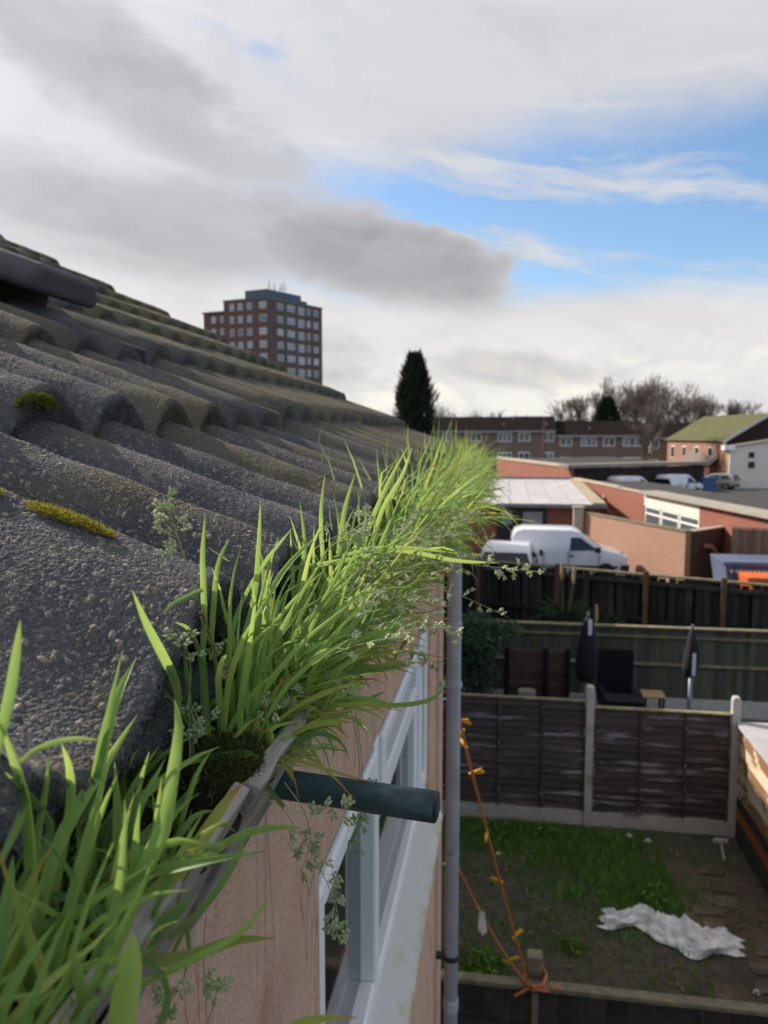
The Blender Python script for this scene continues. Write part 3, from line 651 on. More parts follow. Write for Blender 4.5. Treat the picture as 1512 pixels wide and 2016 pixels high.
HEADS = [  # stem path px, Y root, Y tip, start of the head, branches, branch m, spikelet m, colour, dry
 ([(382, 1160), (362, 1095), (345, 1040), (324, 985)], .47, .49, .35, 12, .012, .0046, .55, 0),
 ([(470, 1600), (490, 1520), (515, 1440), (530, 1370)], .47, .48, .35, 12, .012, .0052, .8, 0),
 ([(420, 1500), (440, 1460), (415, 1430), (395, 1425)], .46, .45, .55, 5, .010, .0055, .8, 0),
 ([(540, 1570), (590, 1640), (640, 1730), (665, 1800), (660, 1850)], .50, .54, .15, 14, .012, .0060, .6, 0),
 ([(530, 1575), (600, 1605), (650, 1600), (690, 1590)], .49, .52, .35, 7, .011, .0062, .75, 0),
 ([(690, 1395), (705, 1470), (708, 1560), (700, 1670)], .60, .60, .52, 16, .013, .0052, .25, 0),
 ([(700, 1400), (712, 1490), (715, 1540), (745, 1570)], .60, .60, .62, 8, .012, .0050, .3, 0),
 ([(640, 1300), (740, 1250), (810, 1280), (868, 1310)], .62, .72, .45, 13, .015, .0048, .25, 0),
 ([(760, 1200), (830, 1160), (900, 1170), (1000, 1215)], .8, .95, .55, 9, .013, .0050, .6, 0),
 ([(780, 1120), (880, 1105), (960, 1115), (1058, 1125)], .85, 1.0, .62, 12, .016, .0062, .8, 0),
 ([(600, 1180), (640, 1090), (700, 1040), (735, 1010)], .66, .72, .5, 12, .014, .0052, .6, 0),
 ([(560, 1150), (620, 1080), (680, 1050), (720, 1055)], .64, .7, .45, 12, .013, .0050, .55, 0),
 ([(520, 1330), (580, 1290), (640, 1320), (690, 1370)], .56, .6, .35, 11, .012, .0052, .6, 0),
 ([(560, 1540), (600, 1600), (610, 1660), (590, 1720)], .5, .52, .5, 6, .010, .0050, .3, 0),
 ([(700, 1150), (780, 1170), (850, 1215), (900, 1265)], .75, .82, .6, 7, .014, .0046, .45, .7),
 ([(395, 1215), (412, 1260), (425, 1300), (430, 1330)], .46, .46, .3, 8, .010, .0050, .5, 1.),
 ([(370, 1400), (375, 1320), (365, 1270), (350, 1240)], .44, .44, .4, 6, .010, .0046, .3, 0),
 ([(372, 1560), (374, 1480), (372, 1430), (380, 1390)], .43, .44, .3, 6, .007, .0055, .1, 0),
]
for pts, y0, y1, st, n_, br, sp, rr, dry in HEADS:
    n = len(pts); W = [clear_of_tiles(at(px, py, y0 + (y1 - y0) * i / (n - 1))) for i, (px, py) in enumerate(pts)]
    b = MB(); panicle(b, W, st, n_, br, sp, rr, dry); b.build('seed_head', SEED, mid_t)
for i in range(60):
    y = random.uniform(.55, 1.3); b = MB(); pth = rand_path((random.uniform(-.2, -.15), y, 4.98), random.gauss(.2, .6), random.uniform(.2, .7), random.uniform(.3, 1.6), random.uniform(.10, .17), 8)
    panicle(b, pth, .6, 7, .012, .0046, random.uniform(.3, .8), 0 if random.random() < .8 else .9); b.build('seed_head', SEED, mid_t)
b = MB()
for i in range(46):
    y = random.uniform(1.3, 3.8); panicle(b, rand_path((random.uniform(-.2, -.15), y, 4.98), random.gauss(.3, .7), random.uniform(.2, .8), random.uniform(.3, 1.6), random.uniform(.12, .2), 8), .6, 6, .014, .0055, random.uniform(.4, .9), 0 if random.random() < .8 else .9)
tag(b.build('seed_heads', SEED, far_t), kind='stuff')
b = MB()
for pts, y0, y1, wd in (([(395, 1205), (412, 1250), (418, 1290)], .46, .46, 10), ([(770, 1190), (825, 1207), (870, 1195), (897, 1192)], .76, .8, 5), ([(860, 1130), (900, 1118), (935, 1135), (938, 1152)], .9, .95, 5), ([(380, 1395), (400, 1440), (445, 1510)], .45, .47, 8), ([(800, 1260), (780, 1290), (770, 1318)], .72, .72, 8), ([(400, 1530), (430, 1545), (448, 1552)], .45, .46, 9)):
    n = len(pts); W = smooth_path([clear_of_tiles(at(px, py, y0 + (y1 - y0) * i / (n - 1))) for i, (px, py) in enumerate(pts)], 10)
    k0 = len(b.v); b.tube(W, [wd * .5 * y0 / 1514. * (1 - .5 * i / 9) for i in range(10)], 5); b.c += [(.5, random.random(), .4)] * (len(b.v) - k0)
tag(b.build('dry_stems', DRY, mid_t), kind='stuff')

# ---- moss
MOSS = leaf_mat('moss_leaf', (.020, .034, .008), (.085, .10, .016), (.20, .19, .03), (.2, .1, .03), .2, .8)
MOSS_Y = leaf_mat('yellow_moss', (.14, .14, .02), (.32, .28, .03), (.45, .38, .05), (.3, .2, .05), .25, .8)
def moss(name, label, c, rx, ry, rz, n, mat, L=.004, lo=0., hi=.6):
    mb = MB()
    for i in range(n):
        a = random.uniform(0, 6.28); r = math.sqrt(random.random()); k = math.sqrt(max(0, 1 - r * r))
        p = Vector((c[0] + rx * r * math.cos(a), c[1] + ry * r * math.sin(a), c[2] + rz * k * random.uniform(.75, 1.05) + (c[0] - (c[0] + rx * r * math.cos(a))) * (SL if len(c) > 3 else 0)))
        d = Vector((math.cos(a) * r, math.sin(a) * r, k + .3)).normalized() + Vector((random.gauss(0, .5), random.gauss(0, .5), random.gauss(0, .3)))
        d.normalize(); s = d.orthogonal().normalized() * L * .16; rr = random.uniform(lo, hi)
        mb.add([p - s, p + s, p + d * L * random.uniform(.6, 1.3)], [(0, 1, 2)], [(.6, rr, 0.)] * 3)
    return tag(mb.build(name, mat), label, 'moss', kind='stuff')
moss('moss', 'dark green moss cushion on the soil at the break in the timber board', (-.172, .435, 4.990), .026, .042, .022, 3800, MOSS, .0045)
moss('moss', 'dark moss below the end of the nearest roof ridge', (-.205, .375, 4.985), .018, .05, .03, 2600, MOSS, .0045)
moss('moss', 'small moss tuft under the nearest tile edge at the left', (-.20, .30, 4.99), .02, .03, .035, 1500, MOSS, .0045)
moss('moss', 'thin yellow moss streak on the crest of the nearest ridge', (-.285, .470, 5.142, 1), .030, .007, .0035, 900, MOSS_Y, .0045, .2, 1.)
moss('moss', 'yellow moss patch at the left end of the nearest ridge', (-.352, .468, 5.165, 1), .020, .008, .0035, 500, MOSS_Y, .0045, .2, 1.)
moss('moss', 'round green moss cushion on a tile end of the second course', (-.503, .775, 5.225), .016, .03, .018, 1600, MOSS, .005, .2, .9)
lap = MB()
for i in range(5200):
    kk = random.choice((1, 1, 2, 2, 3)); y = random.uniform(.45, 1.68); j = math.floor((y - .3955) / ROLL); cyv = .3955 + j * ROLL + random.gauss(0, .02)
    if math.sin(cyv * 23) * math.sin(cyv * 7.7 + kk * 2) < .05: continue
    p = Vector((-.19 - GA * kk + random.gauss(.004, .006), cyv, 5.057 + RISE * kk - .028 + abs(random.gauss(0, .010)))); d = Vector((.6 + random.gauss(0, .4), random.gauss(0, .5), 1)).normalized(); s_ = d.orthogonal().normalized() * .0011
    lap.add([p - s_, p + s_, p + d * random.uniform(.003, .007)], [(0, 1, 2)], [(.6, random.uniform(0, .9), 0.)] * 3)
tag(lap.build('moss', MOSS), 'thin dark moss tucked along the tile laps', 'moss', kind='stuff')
# a flake of plaster and a few crumbs lying on the tiles
# ------------------------------------------------------------------ ground
LAWN = M('muddy_lawn', (.105, .092, .07), (.072, .062, .05), 3.5, .95, .8, 30, c3=(.06, .085, .03), f3=(.52, .66), s3=1.1, bdist=.05)
g = MB(); g.add([(-900, -300, -.012), (900, -300, -.012), (900, 1600, -.012), (-900, 1600, -.012)], [(0, 1, 2, 3)])
strut(g, 'ground', M('rough_ground', (.06, .075, .03), (.075, .06, .04), .3, .95, c3=(.04, .05, .02), s3=.08), local=True)
def sheet(name, mat, pts, z):
    s = MB(); s.add([(x, y, z) for x, y in pts], [tuple(range(len(pts)))]); return strut(s, name, mat)
sheet('garden_soil', LAWN, [(-.3, 4.4), (3.1, 4.4), (3.1, 10.2), (-.9, 10.2)], .0)
sheet('patio', M('patio_paving', (.10, .095, .085), (.07, .068, .06), 4, .9), [(-1.5, 10.2), (7, 10.2), (7, 14.6), (-1.5, 14.6)], .0)
ASPHALT = M('asphalt', (.055, .055, .057), (.042, .042, .045), 2, .9, .4, 60, c3=(.08, .078, .074), s3=.3)
sheet('parking_court', ASPHALT, [(-2.3, 19.2), (5.4, 18), (5.6, 25), (3.1, 30.6), (2.9, 32.6), (-2.3, 32.6)], .0)
sheet('road', ASPHALT, [(-12, 50), (40, 50), (40, 97), (-12, 97)], -.004)
# ------------------------------------------------------------------ near garden
LAP = M('dark_lap_timber', (.085, .064, .058), (.050, .039, .037), 12, .85, .6, 40, st=(.15, 1, 1), c3=(.27, .245, .25), f3=(.52, .68), s3=9, var=.3, bdist=.004)
CONC = M('concrete', (.50, .48, .44), (.40, .385, .36), 7, .9, .4, 60, c3=(.20, .21, .15), f3=(.58, .72), s3=3)
MOSSWOOD = M('mossy_timber', (.20, .175, .11), (.13, .11, .075), 14, .9, .5, 50, c3=(.25, .235, .11), f3=(.5, .64), s3=6, var=.2)
DARKWOOD = M('dark_stained_timber', (.040, .034, .028), (.026, .022, .019), 9, .85, .5, 40, c3=(.075, .065, .045), f3=(.55, .7), s3=4, var=.35)
f1 = thing('timber_fence', 'dark timber fence with pale mossy top rail at the bottom, tied with rope', 'fence', (.9, 4.56, 0))
x = -.36
while x < 2.3:
    wd = .143; MB().box(x, x + wd, 4.565 + random.uniform(0, .004), 4.58, .02, 1.765).build('board', DARKWOOD, f1, bevel=.003); x += wd + .003
MB().box(-.36, 2.32, 4.525, 4.60, 1.768, 1.800).build('top_rail', MOSSWOOD, f1, bevel=.006)
for z in (.45, 1.45): MB().box(-.36, 2.32, 4.53, 4.563, z, z + .075).build('rail', DARKWOOD, f1, bevel=.004)
for px in (.235, 2.06): MB().box(px - .048, px + .048, 4.61, 4.70, 0, 1.93).build('post', MOSSWOOD, f1, bevel=.006)
MB().box(.215, .255, 4.505, 4.528, .02, 1.76).build('batten', MOSSWOOD, f1, bevel=.003)
MB().box(1.20, 1.225, 4.505, 4.528, .02, 1.76).build('batten', DARKWOOD, f1, bevel=.003)

f2 = thing('lap_fence', 'dark overlapping-slat fence panels with bleached streaks between pale concrete posts', 'fence', (1.1, 10.12, 0))
slat = None
for p0, p1, top in ((-2.44, -.70, 1.72), (-.62, 1.105, 1.70), (1.21, 2.92, 1.625)):
    n = 15; h = (top - .22) / n
    for i in range(n):
        z = .215 + i * h; L = p1 - p0; b = MB(); vs = []; K = 12; ph = random.uniform(0, 6)
        for j in range(K + 1):
            xx = p0 + L * j / K; wv = .006 * math.sin(ph + j * 1.1) + random.gauss(0, .003)
            vs += [(xx, 10.098, z + wv), (xx, 10.128, z + h * 1.22 + wv * .5), (xx, 10.142, z + h * 1.22), (xx, 10.112, z)]
        fs = [(j * 4 + a, j * 4 + (a + 1) % 4, j * 4 + 4 + (a + 1) % 4, j * 4 + 4 + a) for j in range(K) for a in range(4)] + [(3, 2, 1, 0), tuple(K * 4 + a for a in range(4))]
        b.add(vs, fs).build('slat', LAP, f2)
    for k in (.0, .34, .67, .985): xx = p0 + (p1 - p0) * k; MB().box(xx, xx + .028, 10.072, 10.098, .21, top).build('batten', LAP, f2, bevel=.002)
    MB().box(p0, p1, 10.07, 10.15, top, top + .022).build('cap_rail', MOSSWOOD, f2, bevel=.004)
    MB().box(p0 - .02, p1 + .02, 10.10, 10.14, 0, .21).build('gravel_board', CONC, f2, bevel=.004)
for px, h in ((-.66, 1.90), (1.158, 1.915), (2.969, 1.865)):
    b = MB(); b.box(px - .05, px + .05, 10.07, 10.17, 0, h - .03); b.prism([(px - .05, h - .03), (px + .05, h - .03), (px + .03, h), (px - .03, h)], 10.07, 10.17); b.build('post', CONC, f2, bevel=.006)
tag(MB().box(1.62, 1.86, 10.06, 10.10, .215, .232).build('timber_offcut', MOSSWOOD, bevel=.003), 'short pale stick lying on the concrete board below the lap fence', 'stick')
# shed on the right
PEEL = M('peeling_cream_paint', (.60, .50, .37), (.50, .41, .29), 3, .8, .5, 30, st=(1, .5, 1), c3=(.20, .11, .06), f3=(.50, .56), s3=2.2, bdist=.006)
RUST = M('rusty_orange_timber', (.30, .10, .03), (.20, .065, .025), 4, .85, .4, 30, st=(1, .3, 1), c3=(.09, .05, .03), s3=3)
shed = thing('garden_shed', 'shed with pale flat top and peeling cream and rusty side at the right edge', 'shed', (4.0, 8.0, 0))
b = MB(); b.box(3.03, 5.2, 5.2, 10.05, 0, 1.50); b.build('wall', M('shed_dark_timber', (.05, .032, .022), (.035, .024, .018), 5, .9), shed)
for i, (z0, z1, mt) in enumerate(((.02, .17, None), (.172, .30, None), (.302, .45, RUST), (.452, .60, None), (.602, .78, PEEL), (.782, .96, PEEL), (.962, 1.14, PEEL), (1.142, 1.31, PEEL), (1.312, 1.495, PEEL))):
    b = MB(); b.prism([(3.027, z0), (3.004, z0), (3.018, z1), (3.027, z1)], 5.2, 10.05); b.build('side_board', mt or DARKWOOD, shed)
b = MB(); vs = []
b.prism([(2.97, 1.50), (5.25, 1.50), (5.25, 1.58), (2.97, 1.535)], 5.1, 10.12); b.build('roof_sheet', M('pale_roof_felt', (.42, .41, .42), (.34, .33, .34), 3, .85, .4, 40), shed, bevel=.006)
# slabs beside the shed
path = sheet('path', M('path_bed', (.135, .095, .07), (.085, .062, .048), 3, .95, .8, 18, c3=(.06, .05, .04), f3=(.5, .65), s3=2, bdist=.03), [(2.02, 6.2), (2.98, 6.2), (2.98, 9.35), (2.02, 9.35)], .003)
SLAB = M('reddish_slab', (.17, .125, .10), (.12, .09, .075), 5, .9, .5, 30, c3=(.085, .07, .055), f3=(.42, .6), s3=4, var=.3)
po = base_loc(path)
for i in range(11):
    x0, y0 = random.uniform(2.1, 2.62), 6.3 + .28 * i + random.uniform(-.04, .04); w_, h_ = random.uniform(.18, .34), random.uniform(.14, .24); b = MB(); q = lambda: random.uniform(-.035, .035)
    b.prism([(x0 + q(), y0 + q()), (x0 + w_ + q(), y0 + q()), (x0 + w_ + q(), y0 + h_ + q()), (x0 + q(), y0 + h_ + q())], .005, .018 + random.uniform(0, .012), 'z'); b.build('slab', SLAB, path, bevel=.004)
# crumpled sheet
def crumpled(name, label, cx_, cy_, lx, ly, mat, h, seed, rz):
    r = np.random.default_rng(seed); nx, ny = 110, 54; vs = []; k = [(r.uniform(3, 22), r.uniform(-24, 24), r.uniform(0, 6), r.uniform(.3, 1)) for _ in range(7)]
    for i in range(nx):
        for j in range(ny):
            u, v = i / (nx - 1) - .5, j / (ny - 1) - .5
            e = (1 - (2 * u) ** 4) * (1 - (2 * v) ** 4)
            z = sum(a * (1 - abs(math.sin(p * u * lx + q * v * lx + f)) ** .6) / (1 + .08 * (abs(p) + abs(q))) for p, q, f, a in k) * h * 1.15 * (.12 + .88 * e) + r.normal(0, .0025)
            wob = .12 * math.sin(u * 9 + seed) + .07 * math.sin(u * 21); ww = ly * (.55 + .45 * math.sin(3.6 * u + 1.2 + seed) ** 2)
            X_, Y_ = u * lx + .04 * math.sin(v * 15), v * ww + wob * ly; vs.append((X_, Y_, max(.012, z - .02 * h)))
    Mx = Matrix.Translation((cx_, cy_, .01)) @ Matrix.Rotation(rz, 4, 'Z'); b = MB()
    b.add([Mx @ Vector(v) for v in vs], [(i * ny + j, (i + 1) * ny + j, (i + 1) * ny + j + 1, i * ny + j + 1) for i in range(nx - 1) for j in range(ny - 1)])
    o = b.build(name, mat, smooth=True); s = o.modifiers.new('thick', 'SOLIDIFY'); s.thickness = .0015; return tag(o, label, 'sheet')
SHEETM = M('white_polythene', (.80, .80, .80), (.68, .69, .70), 3, .3, .3, 18, c3=(.30, .28, .25), f3=(.6, .75), s3=4)
crumpled('plastic_sheet', 'crumpled dirty white plastic sheet lying on the mud beside the slabs', 1.78, 7.93, 1.36, 0.52, SHEETM, .17, 3, R(-16))
WPLAST = M('dirty_white', (.62, .61, .58), (.45, .44, .40), 20, .7)
t = thing('scraper', 'small pale T-shaped scraper lying on the soil by the fence corner', 'tool', (2.78, 9.75, 0))
MB().box(2.71, 2.89, 9.90, 9.94, .0, .05).build('head', WPLAST, t, bevel=.004); b = MB(); b.tube([(2.80, 9.91, .03), (2.72, 9.45, .025)], .017, 8); b.build('handle', M('pale_wood', (.42, .38, .27), None, 20, .8), t)
for i, (x, y, lab) in enumerate(((1.667, 9.9, 'white scrap of paper on the grass below the lap fence'), (1.89, 9.8, 'pale litter scrap right of the white paper below the lap fence'), (-.012, 9.19, 'small white scrap on the grass behind the upper rope'), (2.405, 7.16, 'small white lump on the slabs at the lower right'))):
    b = MB(); n = 9; b.add([(x + .05 * math.cos(a * 6.283 / n) * random.uniform(.6, 1.2), y + .04 * math.sin(a * 6.283 / n) * random.uniform(.6, 1.2), .012) for a in range(n)] + [(x, y, .05)], [(a, (a + 1) % n, n) for a in range(n)] + [tuple(range(n - 1, -1, -1))]); tag(b.build('litter', WPLAST), lab, 'litter')
# lawn grass and weeds
TURF = leaf_mat('turf_blade', (.05, .135, .026), (.15, .31, .05), (.28, .38, .08), transl=.3)
def patch(x, y):
    a = math.exp(-(((x - 1.35) / .75) ** 2 + ((y - 9.0) / .85) ** 2)) + 1.1 * math.exp(-(((x - .1) / .8) ** 2 + ((y - 9.75) / .45) ** 2)) + 1.1 * math.exp(-((y - 5.6) / .75) ** 2) * (1 if x > -.1 else .8)
    a += .9 * math.exp(-(((x + .2) / .35) ** 2 + ((y - 6.9) / .4) ** 2)) + .5 * math.exp(-(((x - .6) / .35) ** 2 + ((y - 7.6) / .22) ** 2)) + .9 * math.exp(-(((x - 1.9) / .45) ** 2 + ((y - 8.55) / .3) ** 2)) + .10
    a *= 1 - .75 * math.exp(-(((x - .75) / .75) ** 2 + ((y - 7.0) / .75) ** 2))
    if x > 2.02: a *= .25 if y > 6.3 else .8
    return a
b = MB(); N = 0
while N < 34000:
    x, y = random.uniform(-.8, 3.0), random.uniform(4.7, 10.05)
    if random.random() > patch(x, y) * (.6 + .8 * abs(math.sin(x * 7.1 + 1.3 * math.sin(y * 5)) * math.sin(y * 6.3 + x * 2))): continue
    N += 1; a = random.uniform(0, 6.28); L = random.uniform(.03, .11); s = Vector((math.cos(a), math.sin(a), 0)) * random.uniform(.005, .011); p = Vector((x, y, 0)); tpt = p + Vector((random.gauss(0, .5), random.gauss(0, .5), .9)) * L; rr = random.betavariate(2, 2.5)
    b.add([p - s, p + s, tpt], [(0, 1, 2)], [(.3, rr, 0), (.3, rr, 0), (.8, rr, 0)])
tag(b.build('grass', TURF), 'patchy rough grass and weeds growing in the muddy back garden', 'grass', kind='stuff')
b = MB()
for i in range(1500):
    x, y = random.uniform(-.7, 2.95), random.uniform(4.7, 10.0); r = random.uniform(.006, .022); p = Vector((x, y, r * .2)); a = random.uniform(0, 6.28)
    q = [p + Vector((math.cos(a + k * 1.57) * r * random.uniform(.6, 1.2), math.sin(a + k * 1.57) * r * random.uniform(.6, 1.2), 0)) for k in range(4)]; b.add(q + [p + Vector((0, 0, r * random.uniform(.5, 1.1)))], [(0, 1, 4), (1, 2, 4), (2, 3, 4), (3, 0, 4)])
tag(b.build('soil_crumbs', M('soil_crumb', (.12, .10, .075), (.075, .062, .048), 3, .95)), 'crumbs of dry soil and grit scattered over the muddy garden', 'soil', kind='stuff')
b = MB()
for i in range(260):
    x, y = random.uniform(-.7, 2.95), random.uniform(4.7, 10.0); a = random.uniform(0, 6.28); L = random.uniform(.015, .04); u = Vector((math.cos(a), math.sin(a), random.gauss(0, .25))); v = Vector((-math.sin(a), math.cos(a), random.gauss(0, .25))); p = Vector((x, y, .02))
    b.add([p - u * L, p + v * L * .5, p + u * L, p - v * L * .5], [(0, 1, 2, 3)])
tag(b.build('fallen_leaves', M('dead_leaf', (.22, .14, .07), (.13, .08, .04), 3, .9)), 'dead brown leaves scattered over the garden', 'leaves', kind='stuff')
WEED = leaf_mat('weed_leaf', (.045, .13, .028), (.13, .27, .045), (.24, .35, .06), transl=.3)
def leafball(mb, c, rx, ry, rz, n, size, lo=0, hi=1, hollow=.5, droop=0):
    for i in range(n):
        d = Vector((random.gauss(0, 1), random.gauss(0, 1), random.gauss(0, 1))).normalized(); k = random.uniform(hollow, 1) ** .6
        p = Vector(c) + Vector((d.x * rx, d.y * ry, d.z * rz)) * k; a = Vector((random.gauss(0, 1), random.gauss(0, 1), random.gauss(0, .7) - droop)).normalized(); s_ = a.orthogonal().normalized()
        s_ = Matrix.Rotation(random.uniform(0, 6.28), 3, a) @ s_; L = size * random.uniform(.6, 1.3); rr = random.uniform(lo, hi)
        mb.add([p - s_ * L * .28, p + a * L * .5, p + s_ * L * .28, p - a * L * .5], [(0, 1, 2, 3)], [(.6, rr, 0)] * 4)
for i, (x, y, r_, n, lab) in enumerate(((-.05, 9.7, .28, 420, 'leafy dark weed clump at the left foot of the lap fence'), (.55, 9.75, .20, 260, 'leafy weed clump below the left lap fence panel, left of the post'), (1.95, 5.75, .30, 520, 'leafy green weeds in front of the slabs near the bottom rail'), (1.2, 5.55, .28, 480, 'leafy green weeds behind the bottom rail, below the white sheet'), (.3, 5.9, .30, 480, 'leafy green weeds behind the roped fence post'), (-.1, 7.1, .22, 300, 'leafy weed clump left of the lower rope'), (1.75, 8.5, .22, 300, 'leafy weeds behind the white sheet'), (.75, 7.5, .13, 130, 'small weed tuft on the bare mud left of the white sheet'))):
    b = MB(); leafball(b, (x, y, .05), r_, r_, .13, n, .055, .1, .9, .1); tag(b.build('weed', WEED), lab, 'weed', kind='stuff')
# washing line
ROPE = M('orange_rope', (.50, .17, .05), (.38, .13, .05), 90, .8, .5, 200)
PEG = M('yellow_peg', (.72, .38, .02), (.60, .30, .02), 20, .5)
KN = Vector((.200, 4.50, 1.815)); UA = Vector((-.245, 3.93, 3.83)); UB = Vector((-.235, 3.93, 2.93))
line = thing('washing_line', 'orange rope tied from the house corner down to the fence post', 'rope', KN)
def sag(a, b_, s, n=14): return [a.lerp(b_, i / (n - 1)) - Vector((0, 0, s * 4 * (i / (n - 1)) * (1 - i / (n - 1)))) for i in range(n)]
pa, pb = sag(KN, UA, .05), sag(KN, UB, .06)
b = MB(); b.tube(pa, .008, 6); b.build('upper_rope', ROPE, line, smooth=True); b = MB(); b.tube(pb, .008, 6); b.build('lower_rope', ROPE, line, smooth=True)
b = MB(); n = 26; b.tube([(.235 + .072 * math.cos(i * .9), 4.60 + .115 * math.sin(i * .9), 1.80 + .0016 * i) for i in range(n)], .009, 6); b.tube([KN, KN + Vector((-.05, -.01, -.035)), KN + Vector((-.09, -.01, -.06))], .008, 6)
b.tube([KN, (.24, 4.49, 1.81), (.32, 4.49, 1.81), (.325, 4.49, 1.85), (.40, 4.49, 1.83)], .008, 6); b.build('knot', ROPE, line)
b = MB(); b.tube([UA + Vector((-.06, -.06, 0)), UA, UA + Vector((0, 0, -.02))], .006, 6); b.tube([UB + Vector((-.06, -.06, 0)), UB], .006, 6); b.build('hook', GREY_PVC, line)
def peg(p, tan, i, lab):
    o = thing('clothes_peg', lab, 'peg', p, group='yellow clothes pegs'); t_ = tan.normalized(); s_ = t_.orthogonal().normalized(); s_ = Matrix.Rotation(i * 1.9, 3, t_) @ s_; u = t_.cross(s_)
    for k in (-1, 1):
        q = MB(); Mx = Matrix.Translation(s_ * .004 * k) @ Matrix((s_, u, t_)).transposed().to_4x4() @ Matrix.Rotation(.18 * k, 4, 'Y')
        q.prism([(-.004, -.012), (.004, -.012), (.004, .02), (.0, .05), (-.004, .05)], -.006, .006, 'y', Mx @ Matrix.Rotation(R(90), 4, 'Z') @ Matrix.Rotation(R(90), 4, 'X') @ Matrix.Scale(1.25, 4)); q.build('jaw', PEG, o, local=True, bevel=.002)
for i, t_ in enumerate((.22, .43, .60, .785, .865, .905, .935)):
    k = t_ * 13; j = int(k); peg(pa[j].lerp(pa[j + 1], k - j), pa[j + 1] - pa[j], i, 'yellow clothes peg on the upper orange rope, %s up from the knot' % ('first second third fourth fifth sixth topmost'.split()[i]))
for i, t_ in enumerate((.30, .72)):
    k = t_ * 13; j = int(k); peg(pb[j].lerp(pb[j + 1], k - j), pb[j + 1] - pb[j], i + 3, 'yellow clothes peg on the lower orange rope, %s the knot' % ('nearer to' if i == 0 else 'farther from'))
k = .70 * 13; j = int(k); p = pb[j].lerp(pb[j + 1], k - j); b = MB(); b.add([p, p + Vector((.03, 0, -.01)), p + Vector((.045, .01, -.13)), p + Vector((.02, 0, -.15)), p + Vector((-.005, -.01, -.10))], [(0, 1, 2, 3, 4)]); o = b.build('rag', WPLAST); o.modifiers.new('t', 'SOLIDIFY').thickness = .004; tag(o, 'little white rag pegged to the lower orange rope', 'rag')
# ------------------------------------------------------------------ second garden
GREENF = M('green_weathered_board', (.095, .095, .075), (.06, .063, .052), 7, .9, .5, 30, st=(1, 1, .2), c3=(.060, .075, .028), f3=(.5, .65), s3=3, var=.3)
f3_ = thing('board_fence', 'greenish weathered upright-board fence behind the folded parasols', 'fence', (2.6, 14.55, 0))
x = -1.6
while x < 6.8:
    wd = random.uniform(.098, .104); MB().box(x, x + wd, 14.55 + random.uniform(0, .008), 14.565, .32, 1.62 + random.uniform(-.008, .008)).build('board', GREENF, f3_); x += wd + .002
for z in (.94, 1.46): MB().prism([(14.50, z), (14.548, z - .04), (14.548, z + .04)], -1.6, 6.8, 'x').build('rail', MOSSWOOD, f3_)
MB().box(-1.6, 6.8, 14.48, 14.60, 1.635, 1.668).build('top_rail', MOSSWOOD, f3_, bevel=.004)
xx = -1.6
for i in range(5): MB().box(xx, xx + 1.66, 14.53, 14.575, 0, .315).build('gravel_board', CONC, f3_, bevel=.004); xx += 1.67
PARA = M('navy_parasol_cover', (.012, .014, .024), (.008, .009, .016), 5, .8, .5, 14); POLE = M('grey_pole', (.22, .26, .33), None, 8, .4, metallic=.4); LABELM = M('white_label', (.62, .66, .78), (.5, .54, .66), 40, .6)
def parasol(x, y, top, bot, r, label, lab_z):
    o = thing('folded_parasol', label, 'parasol', (x, y, 0)); b = MB(); n = 14; vs = []; prof = [(0, .012), (.05, .035), (.12, .06), (.3, .085), (.55, .105), (.8, .115), (.93, .10), (1, .06)]
    for t_, rr in prof:
        for k in range(n): q = rr * r / .11 * (1 + .22 * math.cos(k * 3.14) * min(1, t_ * 2)); vs.append((x + q * math.cos(k * 6.283 / n) + .02 * t_ * math.sin(t_ * 5), y + q * math.sin(k * 6.283 / n), top - (top - bot) * t_))
    b.add(vs, [(i * n + k, (i + 1) * n + k, (i + 1) * n + (k + 1) % n, i * n + (k + 1) % n) for i in range(len(prof) - 1) for k in range(n)] + [tuple(range(n)), tuple((len(prof) - 1) * n + n - 1 - k for k in range(n))]); b.build('canopy', PARA, o, smooth=True)
    b = MB(); b.tube([(x, y, 0.08), (x, y, bot + .1)], .028, 10); b.build('pole', POLE, o, smooth=True); b = MB(); b.tube([(x, y, top - .01), (x, y, top + .05)], .022, 8); b.build('finial', POLE, o)
    b = MB(); b.lathe([(.24, 0), (.24, .05), (.06, .09), (.05, .2)], 14, Matrix.Translation((x, y, 0))); b.build('base', CONC, o)
    b = MB(); b.box(x - .01, x + .045, y - r * 1.12, y - r * 1.04, *lab_z); b.build('label_strip', LABELM, o, bevel=.004); return o
parasol(1.36, 12.5, 2.30, 1.22, .15, 'folded navy parasol behind the concrete post of the lap fence', (2.02, 2.27))
parasol(2.965, 12.5, 2.16, 1.38, .10, 'folded navy parasol with a white label on a grey pole, right of the bench', (1.42, 1.78))
BLACKP = M('black_furniture', (.014, .015, .018), (.010, .011, .013), 6, .8, spec=.1)
c = thing('garden_chair', 'black garden chair with upright back against the green fence', 'chair', (2.03, 13.7, 0))
MB().box(1.72, 2.34, 13.98, 14.04, .45, 1.36).build('backrest', BLACKP, c, bevel=.04, seg=3); MB().box(1.70, 2.36, 13.4, 13.98, .42, .54).build('seat', BLACKP, c, bevel=.03)
for a in (1.74, 2.28):
    for y in (13.44, 13.92): MB().box(a, a + .05, y, y + .05, 0, .42).build('leg', BLACKP, c)
    MB().box(a - .02, a + .06, 13.42, 13.96, .66, .72).build('armrest', BLACKP, c, bevel=.01)
c = thing('side_table', 'small wooden slatted table right of the black garden chair', 'table', (2.62, 13.6, 0)); PALEW = M('pale_table_wood', (.40, .26, .12), (.30, .19, .09), 8, .7, st=(.2, 1, 1))
for i in range(4): MB().box(2.42, 2.80, 13.40 + i * .1, 13.49 + i * .1, .68, .705).build('slat', PALEW, c, bevel=.004)
